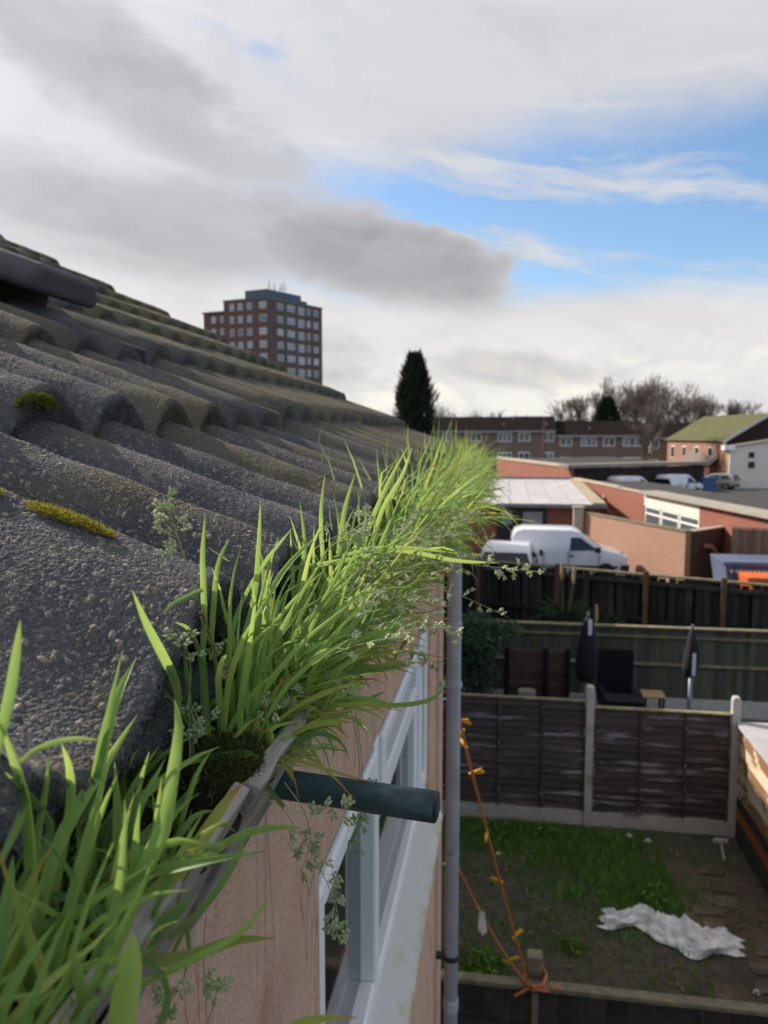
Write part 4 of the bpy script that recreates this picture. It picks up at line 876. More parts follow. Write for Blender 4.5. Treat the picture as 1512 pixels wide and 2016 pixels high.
for a in (2.44, 2.74):
    for y in (13.42, 13.72): MB().box(a, a + .04, y, y + .04, 0, .68).build('leg', DARKWOOD, c)
c = thing('storage_box', 'black box standing beside the chair below the green fence', 'box', (1.95, 12.9, 0)); MB().box(1.72, 2.3, 12.7, 13.1, 0, .78).build('body', BLACKP, c, bevel=.02); MB().box(1.70, 2.32, 12.68, 13.12, .785, .84).build('lid', BLACKP, c, bevel=.015)
BRN = M('brown_screen_timber', (.085, .05, .04), (.06, .036, .03), 6, .9, .4, 30, c3=(.12, .075, .06), s3=3, var=.25)
c = thing('timber_screen', 'low reddish-brown timber screen with dark posts left of the parasol', 'screen', (.6, 13.6, 0))
for i in range(9): MB().box(.08, 1.12, 13.60, 13.63, .42 + i * .108, .522 + i * .108).build('slat', BRN, c, bevel=.004)
for a in (.04, .72, 1.10): MB().box(a, a + .09, 13.52, 13.60, 0, 1.44).build('post', BLACKP, c, bevel=.006)
tag(MB().box(.28, .60, 13.35, 13.50, .0, .74).build('sack', M('pale_sack', (.34, .31, .26), (.25, .23, .2), 6, .9), bevel=.06, seg=3), 'pale sack standing in front of the brown screen', 'sack')
SHRUB = leaf_mat('shrub_leaf', (.018, .042, .022), (.05, .10, .045), (.12, .18, .09), transl=.2)
o = thing('shrub', 'tall dark blue-green shrub beside the grey downpipe, left of the screen', 'shrub', (-.45, 13.0, 0))
b = MB(); leafball(b, (-.55, 13.1, .9), .52, .55, .95, 3200, .075, 0, .6, .2, .3); leafball(b, (-.45, 12.9, 1.75), .50, .45, .50, 2400, .075, .3, 1, .2, .3); leafball(b, (.0, 12.9, 1.93), .40, .25, .15, 700, .07, .4, 1, .2, .2); tag(b.build('foliage', SHRUB, o), kind='stuff')
b = MB()
for i in range(6): b.tube([(-.45, 13, 0), (-.45 + random.gauss(0, .15), 13 + random.gauss(0, .1), .8), (-.45 + random.gauss(0, .3), 13 + random.gauss(0, .2), 1.9)], [.03, .02, .006], 6)
b.build('stem', MOSSWOOD, o)
# torch lilies behind the green fence
LILY = leaf_mat('torch_lily_leaf', (.020, .045, .020), (.05, .09, .04), (.10, .15, .08), transl=.2); SPIKE = M('torch_lily_flower', (.36, .22, .10), (.42, .32, .16), 60, .7, .8, 90, bdist=.01)
def lily(x, y, z, spikes, lab, n=130, L=(.5, .85)):
    o = thing('torch_lily', lab, 'plant', (x, y, 0)); b = MB()
    for i in range(n):
        a = random.uniform(0, 6.28); blade(b, rand_path((x + .08 * math.cos(a), y + .08 * math.sin(a), z), a, random.uniform(.1, .6), random.uniform(.6, 2.0), random.uniform(*L), 8), .026, Vector((math.cos(a + 1.57), math.sin(a + 1.57), .2)), random.betavariate(1.5, 2.5))
    tag(b.build('foliage', LILY, o, smooth=True), kind='stuff')
    for sx, sy, top in spikes:
        b = MB(); b.tube([(x + sx * .3, y, z), (x + sx, y + sy, top - .3)], [.014, .011], 6); b.build('stalk', LILY, o)
        b = MB(); b.lathe([(.008, -.42), (.03, -.34), (.038, -.24), (.03, -.10), (.016, -.01), (.004, 0)], 9, Matrix.Translation((x + sx, y + sy, top))); b.build('flower_spike', SPIKE, o)
lily(1.25, 16.0, 1.25, ((-.06, 0, 2.60), (.19, .1, 2.50)), 'torch lily with two fading orange spikes in front of the black fence')
lily(1.82, 15.4, 1.05, ((.0, -.1, 1.88),), 'torch lily with one fading orange spike above the folded parasol', 110)
# black fence
A, B = Vector((-1.6, 18.9, 0)), Vector((6.6, 15.85, 0)); D = (B - A).normalized(); ang = math.atan2(D.y, D.x); LN = (B - A).length
f4 = thing('black_fence', 'blackened timber fence of spaced boards below the white van', 'fence', A, ang)
BLK = M('blackened_timber', (.036, .033, .031), (.022, .020, .020), 6, .9, .4, 30, c3=(.06, .052, .045), f3=(.56, .68), s3=2.5, var=.6)
x = 0; i = 0
while x < LN:
    wd = .15; MB().box(x, x + wd, .02 + (.03 if i % 2 else 0), .04 + (.03 if i % 2 else 0), .1, 2.12 + random.uniform(-.02, .02)).build('board', BLK, f4, local=True); x += .165 + (.05 if i % 3 == 2 else 0); i += 1
MB().box(-.05, LN, .11, .13, .1, 2.0).build('backing', M('fence_backing', (.008, .008, .008), None, 3, .95), f4, local=True)
for z in (.35, 1.12, 1.95): MB().box(0, LN, -.03, .017, z, z + .09).build('rail', BLK, f4, local=True)
MB().box(-.05, LN, -.04, .12, 2.14, 2.18).build('top_rail', MOSSWOOD, f4, local=True, bevel=.006)
BRP = M('brown_post', (.14, .085, .045), (.09, .06, .035), 7, .9)
for t_ in (1.1, 3.05, 5.0, 6.55, 8.2): MB().box(t_ - .05, t_ + .05, -.13, -.035, 0, 2.26).build('post', BRP, f4, local=True, bevel=.008)
# ------------------------------------------------------------------ vehicles (local: x forward from the rear bumper, y across, z up)
CARGLASS = glass('car_glass', (.012, .016, .022), .06); TYRE = M('tyre', (.014, .014, .015), None, 9, .85); RIM = M('wheel_rim', (.30, .31, .33), None, 9, .35, metallic=.7)
WHITEP = M('white_car_paint', (.74, .76, .80), (.70, .72, .77), 2, .25, coat=.5); TRIM = M('black_trim', (.018, .018, .02), None, 9, .55); LAMP = M('lamp_lens', (.5, .52, .55), None, 5, .1); REDL = M('tail_lens', (.35, .02, .02), None, 5, .15)
SILVER = M('silver_car_paint', (.42, .41, .40), (.38, .37, .36), 2, .3, metallic=.5, coat=.4)
def vehicle(name, label, cat, loc, rz, prof, hw, inset, zb, paint, sidewin, fglass, rglass, wheels, wr, group=None, bumper=None, seams=()):
    o = thing(name, label, cat, loc, rz, group)
    zt = max(z for _, z in prof)
    W = lambda z: hw - inset * max(0, (z - zb) / (zt - zb)) ** 1.2
    b = MB(); n = len(prof)
    vs = [(x, -W(z), z) for x, z in prof] + [(x, W(z), z) for x, z in prof]
    b.add(vs, [tuple(range(n)), tuple(range(2 * n - 1, n - 1, -1))] + [(i, i + n, (i + 1) % n + n, (i + 1) % n) for i in range(n)])
    body = b.build('body', paint, o, local=True, bevel=.055, seg=3, smooth=True)
    for poly in sidewin:
        for sgn in (-1, 1):
            q = MB(); m_ = len(poly); a = [(x, sgn * (W(z) + .006), z) for x, z in poly] + [(x, sgn * (W(z) - .05), z) for x, z in poly]
            q.add(a, [tuple(range(m_)), tuple(range(2 * m_ - 1, m_ - 1, -1))] + [(i, i + m_, (i + 1) % m_ + m_, (i + 1) % m_) for i in range(m_)]); q.build('side_window', CARGLASS, o, local=True, bevel=.012)
    for nm, gl in (('windscreen', fglass), ('rear_window', rglass)):
        if not gl: continue
        (x0, z0), (x1, z1), off = gl; q = MB(); nx, nz = (z1 - z0), -(x1 - x0); l = math.hypot(nx, nz); nx, nz = nx / l * off, nz / l * off
        w0, w1 = W(z0) - .10, W(z1) - .12
        a = [(x0 + nx, -w0, z0 + nz), (x0 + nx, w0, z0 + nz), (x1 + nx, w1, z1 + nz), (x1 + nx, -w1, z1 + nz)]; q.add(a + [(x - nx * 6, y, z - nz * 6) for x, y, z in a], [(0, 1, 2, 3), (7, 6, 5, 4), (0, 4, 5, 1), (1, 5, 6, 2), (2, 6, 7, 3), (3, 7, 4, 0)]); q.build(nm, CARGLASS, o, local=True, bevel=.01)
    for x in wheels:
        for sgn in (-1, 1):
            Mx = Matrix.Translation((x, sgn * (hw - .10), wr)) @ Matrix.Rotation(R(90), 4, 'X')
            q = MB(); q.lathe([(wr * 1.13, -.105), (wr * 1.13, .105)], 22, Mx @ Matrix.Translation((0, 0, 0))); q.build('wheel_arch', TRIM, o, local=True)
            q = MB(); q.lathe([(wr * .6, -.10), (wr * .95, -.10), (wr, -.07), (wr, .07), (wr * .95, .115), (wr * .6, .115)], 22, Mx); wh = q.build('wheel', TYRE, o, local=True)
            q = MB(); q.lathe([(wr * .62, -.12), (wr * .62, .12), (wr * .2, .10)], 16, Mx); q.build('rim', RIM, wh, local=True)
    L = max(x for x, _ in prof)
    for sgn in (-1, 1):
        MB().box(L - .22, L - .01, sgn * (hw - .32) - .16, sgn * (hw - .32) + .16, zb - .28, zb - .12).build('headlight', LAMP, o, local=True, bevel=.03)
        MB().box(-.015, .06, sgn * (hw - .12) - .07, sgn * (hw - .12) + .07, zb - .22, zb + .18).build('tail_light', REDL, o, local=True, bevel=.02)
    if bumper: MB().box(L - .32, L + .03, -hw - .012, hw + .012, .28, .62).build('front_bumper', TRIM, o, local=True, bevel=.05, seg=3)
    MB().box(-.03, .2, -hw - .006, hw + .006, .28, .5).build('rear_bumper', TRIM, o, local=True, bevel=.04)
    for sgn in (-1, 1): MB().box(fglass[0][0] - .25, fglass[0][0] - .05, sgn * (hw + .11) - .06, sgn * (hw + .11) + .06, zb + .02, zb + .20).build('wing_mirror', TRIM, o, local=True, bevel=.03)
    MB().box(fglass[0][0] - 1.18, fglass[0][0] - 1.02, -hw - .015, hw + .015, zb - .14, zb - .10).build('door_handle', TRIM, o, local=True)
    for xs in seams: MB().box(xs, xs + .012, -hw - .004, hw + .004, .42, zb + .02).build('panel_seam', TRIM, o, local=True)
    MB().box(-.02, .0, -.26, .26, .55, .66).build('number_plate', M('plate_yellow', (.62, .52, .12), None, 5, .5), o, local=True); MB().box(.4, L - .4, -hw - .008, hw + .008, .48, .56).build('rub_strip', TRIM, o, local=True, bevel=.006)
    return o
VAN = dict(prof=[(.03, .30), (0, .9), (.04, 1.45), (.14, 1.66), (.45, 1.76), (2.3, 1.75), (2.62, 1.68), (3.42, 1.12), (4.12, .98), (4.34, .82), (4.40, .55), (4.38, .30)], hw=.90, inset=.17, zb=1.0, sidewin=[[(2.22, 1.06), (2.26, 1.50), (2.62, 1.50), (3.28, 1.08)]], fglass=((3.40, 1.14), (2.66, 1.655), .012), rglass=((.005, 1.02), (.035, 1.42), .012), wheels=(.82, 3.58), wr=.31, bumper=True, seams=(1.25, 2.18, 3.32))
van = vehicle('parked_van', 'white panel van parked beside the pinkish brick wall', 'van', (.25, 28.55, 0), 0, paint=WHITEP, **VAN)
van.scale = (.93, 1.0, 1.04)
CAR = dict(prof=[(.03, .32), (0, .90), (.22, 1.38), (.45, 1.50), (1.2, 1.53), (2.15, 1.47), (3.0, 1.02), (3.9, .88), (4.15, .70), (4.18, .32)], hw=.90, inset=.20, zb=.95, sidewin=[[(.45, 1.02), (.62, 1.36), (1.28, 1.40), (1.32, 1.0)], [(1.40, 1.0), (1.36, 1.40), (2.1, 1.36), (2.72, 1.0)]], fglass=((2.95, 1.05), (2.2, 1.44), .012), rglass=((.03, .97), (.215, 1.36), .012), wheels=(.78, 3.38), wr=.31, seams=(1.34, 2.62))
vehicle('parked_car', 'white car seen from behind in front of the white van', 'car', (.05, 23.6, 0), R(86), paint=WHITEP, **CAR).scale = (1.0, 1.0, 1.14)
vehicle('parked_car', 'silver car parked before the white-walled building', 'car', (21.6, 76.5, 0), R(150), paint=SILVER, **CAR)
for i, (u, lab) in enumerate(((.30, 'left one of the two white vans before the dark garage block'), (.66, 'right one of the two white vans before the dark garage block'))):
    c = copy_tree(van); c.location = (5.2 + 12.3 * u - .2, 61.2 + 9.5 * u, 0); c.rotation_euler.z = R(38 + (90 if i % 2 == 3 else 0)); c['label'] = lab; c['group'] = 'white vans before the garage block'
# ------------------------------------------------------------------ walls and low buildings
def wseg(name, mat, p, q, z0, z1, t=.22, parent=None, side=1, bevel=0):       # a wall from p to q, built along its own x axis
    p, q = Vector((*p, 0)), Vector((*q, 0)); d = q - p; b = MB(); b.box(0, d.length, 0 if side > 0 else -t, t if side > 0 else 0, z0, z1)
    o = b.build(name, mat, None, local=True, bevel=bevel); o.parent = parent; o.location = p - (base_loc(parent) if parent else Vector()); o.rotation_euler.z = math.atan2(d.y, d.x); return o
def lerp2(p, q, t): return (p[0] + (q[0] - p[0]) * t, p[1] + (q[1] - p[1]) * t)
PINKB = brick_mat('pinkish_brick', (.37, .20, .135), (.31, .165, .11), (.38, .30, .24), c3=(.27, .165, .125)); REDB = brick_mat('red_brick', (.28, .085, .052), (.23, .072, .046), (.24, .16, .13), c3=(.15, .065, .05)); BRNB = brick_mat('brown_brick', (.15, .095, .075), (.12, .08, .065), (.2, .17, .15)); SHADEB = brick_mat('shade_dark_brick', (.07, .045, .04), (.055, .036, .034), (.08, .07, .065))
COPE = M('pale_coping', (.46, .40, .32), (.36, .31, .25), 3, .85); BEIGE = M('beige_fascia', (.34, .31, .26), (.28, .25, .21), 2, .8); FELT = M('roofing_felt', (.075, .072, .07), (.055, .053, .052), 1.2, .95, spec=.1, c3=(.12, .11, .10), s3=.4)
P0, P1, P2 = (3.27, 32.6), (5.99, 26.7), (7.73, 28.4)
bw = thing('brick_wall', 'pinkish brick garden wall in sunlight behind the white van', 'wall', (*P0, 0)); wseg('wall', PINKB, P0, P1, 0, 1.94, .22, bw); wseg('coping', M('mossy_coping', (.20, .16, .11), (.13, .11, .075), 4, .9), (P0[0] - .03, P0[1]), (P1[0] - .03, P1[1] - .02), 1.943, 2.0, .28, bw)
bw = thing('brick_wall', 'shade-darkened brick wall with an arched gateway right of the pinkish wall', 'wall', (*P1, 0)); wseg('wall', SHADEB, (P1[0] + .24, P1[1] + .10), P2, 0, 1.94, .22, bw); wseg('coping', COPE, (P1[0] + .26, P1[1] + .08), P2, 1.943, 1.99, .26, bw)  # brick darkened in its colour for the side turned from the sun
d2 = Vector((P2[0] - P1[0], P2[1] - P1[1])).normalized(); ac = Vector((6.78, 27.25, 0)); ab = MB()
for i in range(13):
    a0, a1 = R(100 - i * 8.2), R(100 - (i + 1) * 8.2 + 1)
    pts = [(r_ * math.cos(a), .75 + r_ * math.sin(a)) for r_, a in ((.62, a0), (.75, a0), (.75, a1), (.62, a1))]
    b = MB(); b.prism(pts, -.08, .02); o = b.build('arch_brick', PINKB, None, local=True); o.parent = bw; o.location = ac - base_loc(bw); o.rotation_euler.z = math.atan2(d2.y, d2.x)
o = MB().box(.60, .74, -.10, .02, 0, .73).build('gate_pier', COPE, None, local=True); o.parent = bw; o.location = ac - base_loc(bw); o.rotation_euler.z = math.atan2(d2.y, d2.x)
pl = thing('gate_pillar', 'white pillar at the left end of the pinkish brick wall', 'pillar', (3.05, 32.6, 0)); MB().box(2.84, 3.24, 32.45, 32.8, 0, 2.16).build('shaft', COPE, pl, bevel=.02); MB().box(2.80, 3.28, 32.41, 32.84, 2.163, 2.23).build('cap', COPE, pl, bevel=.02)
vf = thing('board_fence', 'brown upright-board fence above the blue skip', 'fence', (6.9, 25.3, 0)); BF = M('brown_fence_board', (.16, .12, .085), (.11, .085, .06), 4, .9, c3=(.2, .17, .13), s3=2, var=.35)
q0, q1 = Vector((6.95, 24.9, 0)), Vector((9.2, 24.35, 0)); dd = (q1 - q0)
for i in range(26):
    t0, t1 = i / 26, (i + .93) / 26; wseg('board', BF, (q0 + dd * t0)[:2], (q0 + dd * t1)[:2], 0, 2.30 + random.uniform(-.01, .01), .03, vf)
wseg('cap_rail', M('pink_cap', (.38, .22, .16), None, 3, .8), (q0 - dd * .01)[:2], q1[:2], 2.32, 2.37, .08, vf); wseg('base_wall', REDB, (q0 + Vector((.1, -.35, 0)))[:2], (q1 + Vector((.1, -.35, 0)))[:2], 0, 1.50, .2, vf)
BLUE = M('blue_steel', (.10, .13, .22), (.08, .10, .18), 2, .6, c3=(.16, .15, .17), s3=2); ORG = M('orange_steel', (.62, .13, .02), (.50, .10, .02), 3, .6)
def skip(name, lab, x0, x1, y0, y1, h, mat, ribs):
    o = thing(name, lab, 'skip', ((x0 + x1) / 2, y0, 0)); b = MB(); b.prism([(x0 + .25, .1), (x1 - .25, .1), (x1, h), (x0, h)], y0, y1); b.build('body', mat, o, bevel=.02); MB().box(x0 - .05, x1 + .05, y0 - .06, y0 - .003, h - .09, h + .02).build('rim', mat, o, bevel=.015)
    for i in range(ribs): xx = x0 + .3 + (x1 - x0 - .6) * i / (ribs - 1); MB().box(xx, xx + .05, y0 - .05, y0 - .003, .15, h - .1).build('rib', mat, o, bevel=.008)
    return o
sk = skip('skip', 'blue steel skip with a pale dotted stripe, behind the orange skip', 6.15, 9.2, 22.6, 24.2, 1.62, BLUE, 6); qd = None
for i in range(22): MB().box(6.3 + i * .12, 6.36 + i * .12, 22.528, 22.54, 1.34, 1.42).build('stripe_mark', LABELM, sk)
skip('skip', 'orange ribbed skip at the right edge in front of the blue one', 6.42, 8.9, 21.3, 22.3, 1.42, ORG, 14)
# garage with the white sheet roof
gb = thing('garage_building', 'garage with a white ribbed sheet roof behind the white van', 'garage', (1.3, 39, 0))
wseg('front_wall', REDB, (-2.2, 34.2), (4.1, 34.2), 0, 2.08, .2, gb); wseg('side_wall', REDB, (4.1, 34.45), (4.1, 46), 0, 2.08, .2, gb); wseg('side_wall', REDB, (-2.2, 34.45), (-2.2, 46), 0, 2.18, .2, gb, -1); wseg('back_wall', REDB, (-2.2, 46.2), (4.1, 46.2), 0, 2.3, .2, gb)
SHEETR = M('white_roof_sheet', (.50, .48, .49), (.40, .385, .395), 1.2, .7, c3=(.32, .30, .30), s3=.6, spec=.1)
GREYF = M('grey_fascia', (.20, .21, .24), (.16, .17, .19), 3, .6)
for i in range(7):
    x0 = -2.4 + i * .88; b = MB(); b.prism([(33.9, 2.17), (46.4, 2.52), (46.4, 2.55), (33.9, 2.20)], x0, x0 + .862, 'x'); b.build('roof_sheet', SHEETR, gb); b = MB(); b.prism([(33.92, 2.203), (46.4, 2.553), (46.4, 2.572), (33.92, 2.222)], x0 + .858, x0 + .876, 'x'); b.build('roof_rib', COPE if i == 5 else SHEETR, gb)
b = MB(); b.box(-2.5, 4.35, 33.8, 33.88, 2.04, 2.20); b.build('gutter_board', GREYF, gb, bevel=.01); b = MB(); b.box(-2.5, 4.2, 46.42, 46.5, 2.4, 2.68); b.build('parapet', GREYF, gb); b = MB(); b.prism([(33.9, 2.205), (46.4, 2.555), (46.4, 2.62), (33.9, 2.27)], 3.80, 4.3, 'x'); b.build('side_strip', M('timber_strip', (.42, .34, .22), (.30, .24, .16), 3, .8), gb)
for x0, x1 in ((-.3, .55), (.62, 1.85)): dr = MB().box(x0, x1, 34.12, 34.19, 0, 1.98).build('garage_door', TRIM, gb, bevel=.01); MB().box(x0 + .2, x1 - .2, 34.10, 34.118, 1.25, 1.82).build('door_pane', M('pane_grey', (.25, .27, .32), None, 4, .3), dr)
# red brick block with white panel
A0, A1 = (4.0, 45.9), (8.28, 25.1)
rb = thing('brick_building', 'flat-roofed red brick building with a white panel and windows', 'building', (9, 36, 0)); S = [0, .345, .502, .755, 1.0]
pts = [lerp2(A0, A1, s_) for s_ in S]
for i, (m_, zt) in enumerate(((REDB, 2.58), (REDB, 2.58), (M('white_panel', (.74, .70, .62), (.66, .62, .55), 2, .7), 2.60), (REDB, 2.58))):
    if i == 2: wseg('white_panel', m_, pts[2], pts[3], 2.06, zt, .2, rb); wseg('wall', REDB, pts[2], pts[3], 0, 1.15, .2, rb)
    else: wseg('wall', m_, pts[i], pts[i + 1], 0, zt, .2, rb)
    if i < 2: wseg('coping', COPE, (pts[i][0] - .06, pts[i][1]), (pts[i + 1][0] - .06, pts[i + 1][1] + .05), zt + .003, zt + .10 - .05 * i, .34, rb)
dl = Vector((A1[0] - A0[0], A1[1] - A0[1])).normalized(); LW = math.dist(pts[2], pts[3]); ww = None
for i in range(3):
    a, b_ = lerp2(pts[2], pts[3], i / 3 + .01), lerp2(pts[2], pts[3], (i + 1) / 3 - .01); wl = math.dist(a, b_)
    fr_ = MB()
    for x0, x1, z0, z1 in ((0, wl, 1.15, 1.22), (0, wl, 1.98, 2.06), (0, .07, 1.22, 1.98), (wl - .07, wl, 1.22, 1.98), (.07, wl - .07, 1.70, 1.77)): fr_.box(x0, x1, .03, .10, z0, z1)
    o = fr_.build('window', WHITE_PVC, None, local=True); o.parent = rb; o.location = Vector((*a, 0)) - base_loc(rb); o.rotation_euler.z = math.atan2(dl.y, dl.x)
    for z0, z1 in ((1.22, 1.70), (1.77, 1.98)): MB().box(.07, wl - .07, .06, .075, z0, z1).build('pane', M('pane_sky', (.10, .12, .13), None, 3, .15), o, local=True)
    MB().box(.02, wl - .02, .5, .52, 1.15, 2.06).build('room_sheet', M('dim_room', (.10, .10, .09), None, 3, .9), o, local=True)  # plain sheet with the dimness of the room put into its colour
nrm = Vector((-dl.y, dl.x, 0))
if nrm.x < 0: nrm = -nrm
for i0, i1, dep, z in ((0, 2, 4.0, 2.40), (2, 4, 9.5, 2.52)):
    a, b_ = Vector((*pts[i0], 0)), Vector((*pts[i1], 0)); q = MB(); q.prism([(a + nrm * .2)[:2], (b_ + nrm * .2)[:2], (b_ + nrm * dep)[:2], (a + nrm * dep)[:2]], z, z + .08, 'z'); q.build('roof', FELT, rb)
    wseg('back_wall', REDB, (a + nrm * dep)[:2], (b_ + nrm * dep)[:2], 0, z - .003, .2, rb, -1); wseg('end_wall', REDB, (a + nrm * .25)[:2], (a + nrm * (dep - .2))[:2], 0, z - .003, .2, rb); wseg('end_wall', REDB, (b_ + nrm * .25)[:2], (b_ + nrm * (dep - .2))[:2], 0, z - .003, .2, rb)
a, b_ = Vector((*pts[2], 0)), Vector((*pts[4], 0)); wseg('roof_edge', BEIGE, (a - nrm * .25)[:2], (b_ - nrm * .25)[:2], 2.603, 2.72, .9, rb)
lamp_p = lerp2(A0, A1, .26); o = MB().lathe([(.0, 0), (.16, .02), (.16, .06), (0, .08)], 12, Matrix.Translation((lamp_p[0] - .08, lamp_p[1], 1.95)) @ Matrix.Rotation(R(-90), 4, 'Y')).build('wall_lamp', WPLAST, rb)
rl = thing('railing', 'pale blue railing beyond the red brick parapet', 'railing', (8.5, 49, 0)); RAIL = M('pale_blue_paint', (.24, .30, .42), None, 4, .5)
for i in range(17): MB().box(6.9 + i * .25, 6.94 + i * .25, 49.0, 49.04, .9, 2.1).build('bar', RAIL, rl)
for z in (.95, 2.06): MB().box(6.85, 11.0, 48.99, 49.05, z, z + .05).build('rail', RAIL, rl)
for i in range(3): MB().box(6.9 + i * 2, 6.98 + i * 2, 48.97, 49.06, 0, 2.15).build('post', RAIL, rl)
# dark garage block
B0, B1, B2 = (-.9, 85.0), (5.2, 62.5), (17.6, 72.2)
db = thing('garage_block', 'long low garage block with sunlit red end and dark open front', 'garage', (8, 76, 0))
wseg('end_wall', REDB, B0, B1, 0, 2.55, .22, db); wseg('roof_edge', COPE, (B0[0] - .1, B0[1]), (B1[0] - .1, B1[1] - .1), 2.553, 2.80, .3, db)
DARKF = M('darkened_brown_front', (.035, .022, .022), (.025, .017, .018), 3, .9, var=.2)  # near-black colour puts the shadow of the open front into its panels
for i in range(12): wseg('front_panel', DARKF, lerp2((5.35, 62.75), B2, i / 12), lerp2((5.35, 62.75), B2, (i + .96) / 12), 0, 2.45, .1 if i % 2 else .2, db)
wseg('roof_edge', BEIGE, (4.9, 62.0), (17.9, 72.0), 2.56, 2.84, 1.1, db)
q = MB(); q.prism([B0, B1, B2, (12.0, 95.0)], 2.50, 2.552, 'z'); q.build('roof', FELT, db)
for u in (.07, .33, .55, .88): o = MB().box(-.1, .1, -.1, .1, 0, 2.5).build('pillar', BEIGE, db); p = lerp2((5.0, 61.9), (17.7, 71.6), u); o.location = Vector((*p, 0)) - base_loc(db); 
c = thing('blue_bin', 'blue container at the right end of the dark garage block', 'bin', (17.3, 69.5, 0)); MB().box(16.8, 17.9, 69.2, 70.0, .1, 1.45).build('body', M('blue_paint', (.05, .12, .26), None, 3, .5), c, bevel=.05); MB().box(16.75, 17.95, 69.15, 70.05, 1.455, 1.53).build('lid', M('blue_lid', (.05, .13, .30), None, 3, .5), c, bevel=.03)
lw = thing('low_wall', 'pale low wall in front of the red end of the garage block', 'wall', (1.5, 66, 0)); wseg('wall', COPE, (-1.0, 74), (3.9, 58.5), 0, 1.15, .25, lw); wseg('coping', BEIGE, (-1.05, 74), (3.85, 58.4), 1.153, 1.22, .35, lw)
# white-walled block and mossy-roofed house
WR = M('white_render', (.74, .72, .66), (.68, .66, .60), 1, .8); TIMB = M('honey_cladding', (.46, .33, .16), (.36, .25, .12), 2, .7, var=.2)
wb = thing('white_building', 'white-walled building with two small windows at the right edge', 'building', (25, 80, 0))
b = MB(); b.prism([(21.5, 0), (30, 0), (30, 5.35), (21.5, 3.95)], 79.0, 79.3); b.build('front_wall', WR, wb); b = MB(); b.prism([(21.45, 3.97), (30, 5.37), (30, 5.49), (21.45, 4.09)], 78.8, 86); b.build('roof', COPE, wb)
for i in range(9): wseg('cladding_board', TIMB, (23.2 - .008 * i, 91), (21.5, 79.35), .0 + i * .405, .39 + i * .405, .12, wb, -1)
b = MB(); b.prism([(20.9, 78.7), (21.9, 78.7), (23.9, 91), (22.8, 91)], 3.66, 4.10, 'z'); b.build('white_fascia', WHITE_PVC, wb); wseg('drainpipe', TRIM, (21.9, 82.3), (21.87, 82.1), 0, 3.6, .12, wb, -1)
for x, z, s_ in ((23.2, 2.95, .55), (23.2, 1.95, .62), (25.1, 3.0, .75)): f_ = MB().box(x - .06, x + s_ + .06, 78.95, 78.997, z - .06, z + s_ + .06).build('window', WHITE_PVC, wb); MB().box(x, x + s_, 78.93, 78.948, z, z + s_).build('pane', DARK_GLASS, f_)
hm = thing('house', 'house with a green mossy tiled roof behind the white building', 'house', (24, 88, 0)); E0, E1 = Vector((18.6, 95.0, 0)), Vector((21.2, 80.4, 0)); ed = (E1 - E0).normalized(); en = Vector((-ed.y, ed.x, 0)); en = en if en.x > 0 else -en; HS = 4.6
ORB = brick_mat('orange_brick', (.30, .14, .085), (.25, .115, .072), (.36, .28, .22))
wseg('wall', ORB, (E0 + en * .3)[:2], (E1 + en * .3)[:2], 0, 4.45, .25, hm); wseg('wall', ORB, (E0 + en * (2 * HS - .3))[:2], (E1 + en * (2 * HS - .3))[:2], 0, 4.45, .25, hm, -1)
MOSSR = M('mossy_roof_tile', (.10, .105, .045), (.075, .075, .035), 2, .95, .6, 12, c3=(.15, .15, .05), s3=.8, bdist=.05)
def slope(name, mat, e0, e1, n_, s0, s1, z0, z1, th, par): 
    q = MB(); a, b2, c_, d_ = e0 + n_ * s0 + Vector((0, 0, z0)), e1 + n_ * s0 + Vector((0, 0, z0)), e1 + n_ * s1 + Vector((0, 0, z1)), e0 + n_ * s1 + Vector((0, 0, z1)); up = Vector((0, 0, th))
    q.add([a, b2, c_, d_, a + up, b2 + up, c_ + up, d_ + up], [(3, 2, 1, 0), (4, 5, 6, 7), (0, 1, 5, 4), (1, 2, 6, 5), (2, 3, 7, 6), (3, 0, 4, 7)]); return q.build(name, mat, par)
ea, eb = E0 - ed * .3, E1 + ed * .4
for k in range(9): slope('tile_course', MOSSR, ea, eb, en, HS * k / 9, HS * (k + 1.06) / 9, 4.45 + 2.75 * k / 9 + .05, 4.45 + 2.75 * (k + 1.06) / 9, .06, hm)
slope('back_slope', MOSSR, ea, eb, en, HS + .02, 2 * HS, 7.2, 4.45, .1, hm)
gp = [E1 + en * .35, E1 + en * (2 * HS - .35), E1 + en * HS]; q = MB(); v3 = [gp[0], gp[1], gp[1] + Vector((0, 0, 4.4)), gp[2] + Vector((0, 0, 7.0)), gp[0] + Vector((0, 0, 4.4))]; q.add(v3 + [v - ed * .25 for v in v3], [(0, 1, 2, 3, 4), (9, 8, 7, 6, 5)] + [(i, i + 5, (i + 1) % 5 + 5, (i + 1) % 5) for i in range(5)]); q.build('gable', DARKF, hm)
gp = [E0 + en * .35, E0 + en * (2 * HS - .35), E0 + en * HS]; q = MB(); v3 = [gp[0], gp[1], gp[1] + Vector((0, 0, 4.4)), gp[2] + Vector((0, 0, 7.0)), gp[0] + Vector((0, 0, 4.4))]; q.add(v3 + [v + ed * .25 for v in v3], [(0, 1, 2, 3, 4), (9, 8, 7, 6, 5)] + [(i, i + 5, (i + 1) % 5 + 5, (i + 1) % 5) for i in range(5)]); q.build('gable', ORB, hm)
slope('barge_board', M('grey_barge', (.42, .45, .52), None, 3, .6), E1 + ed * .403, E1 + ed * .46, en, -.15, HS, 4.30, 7.12, .24, hm)
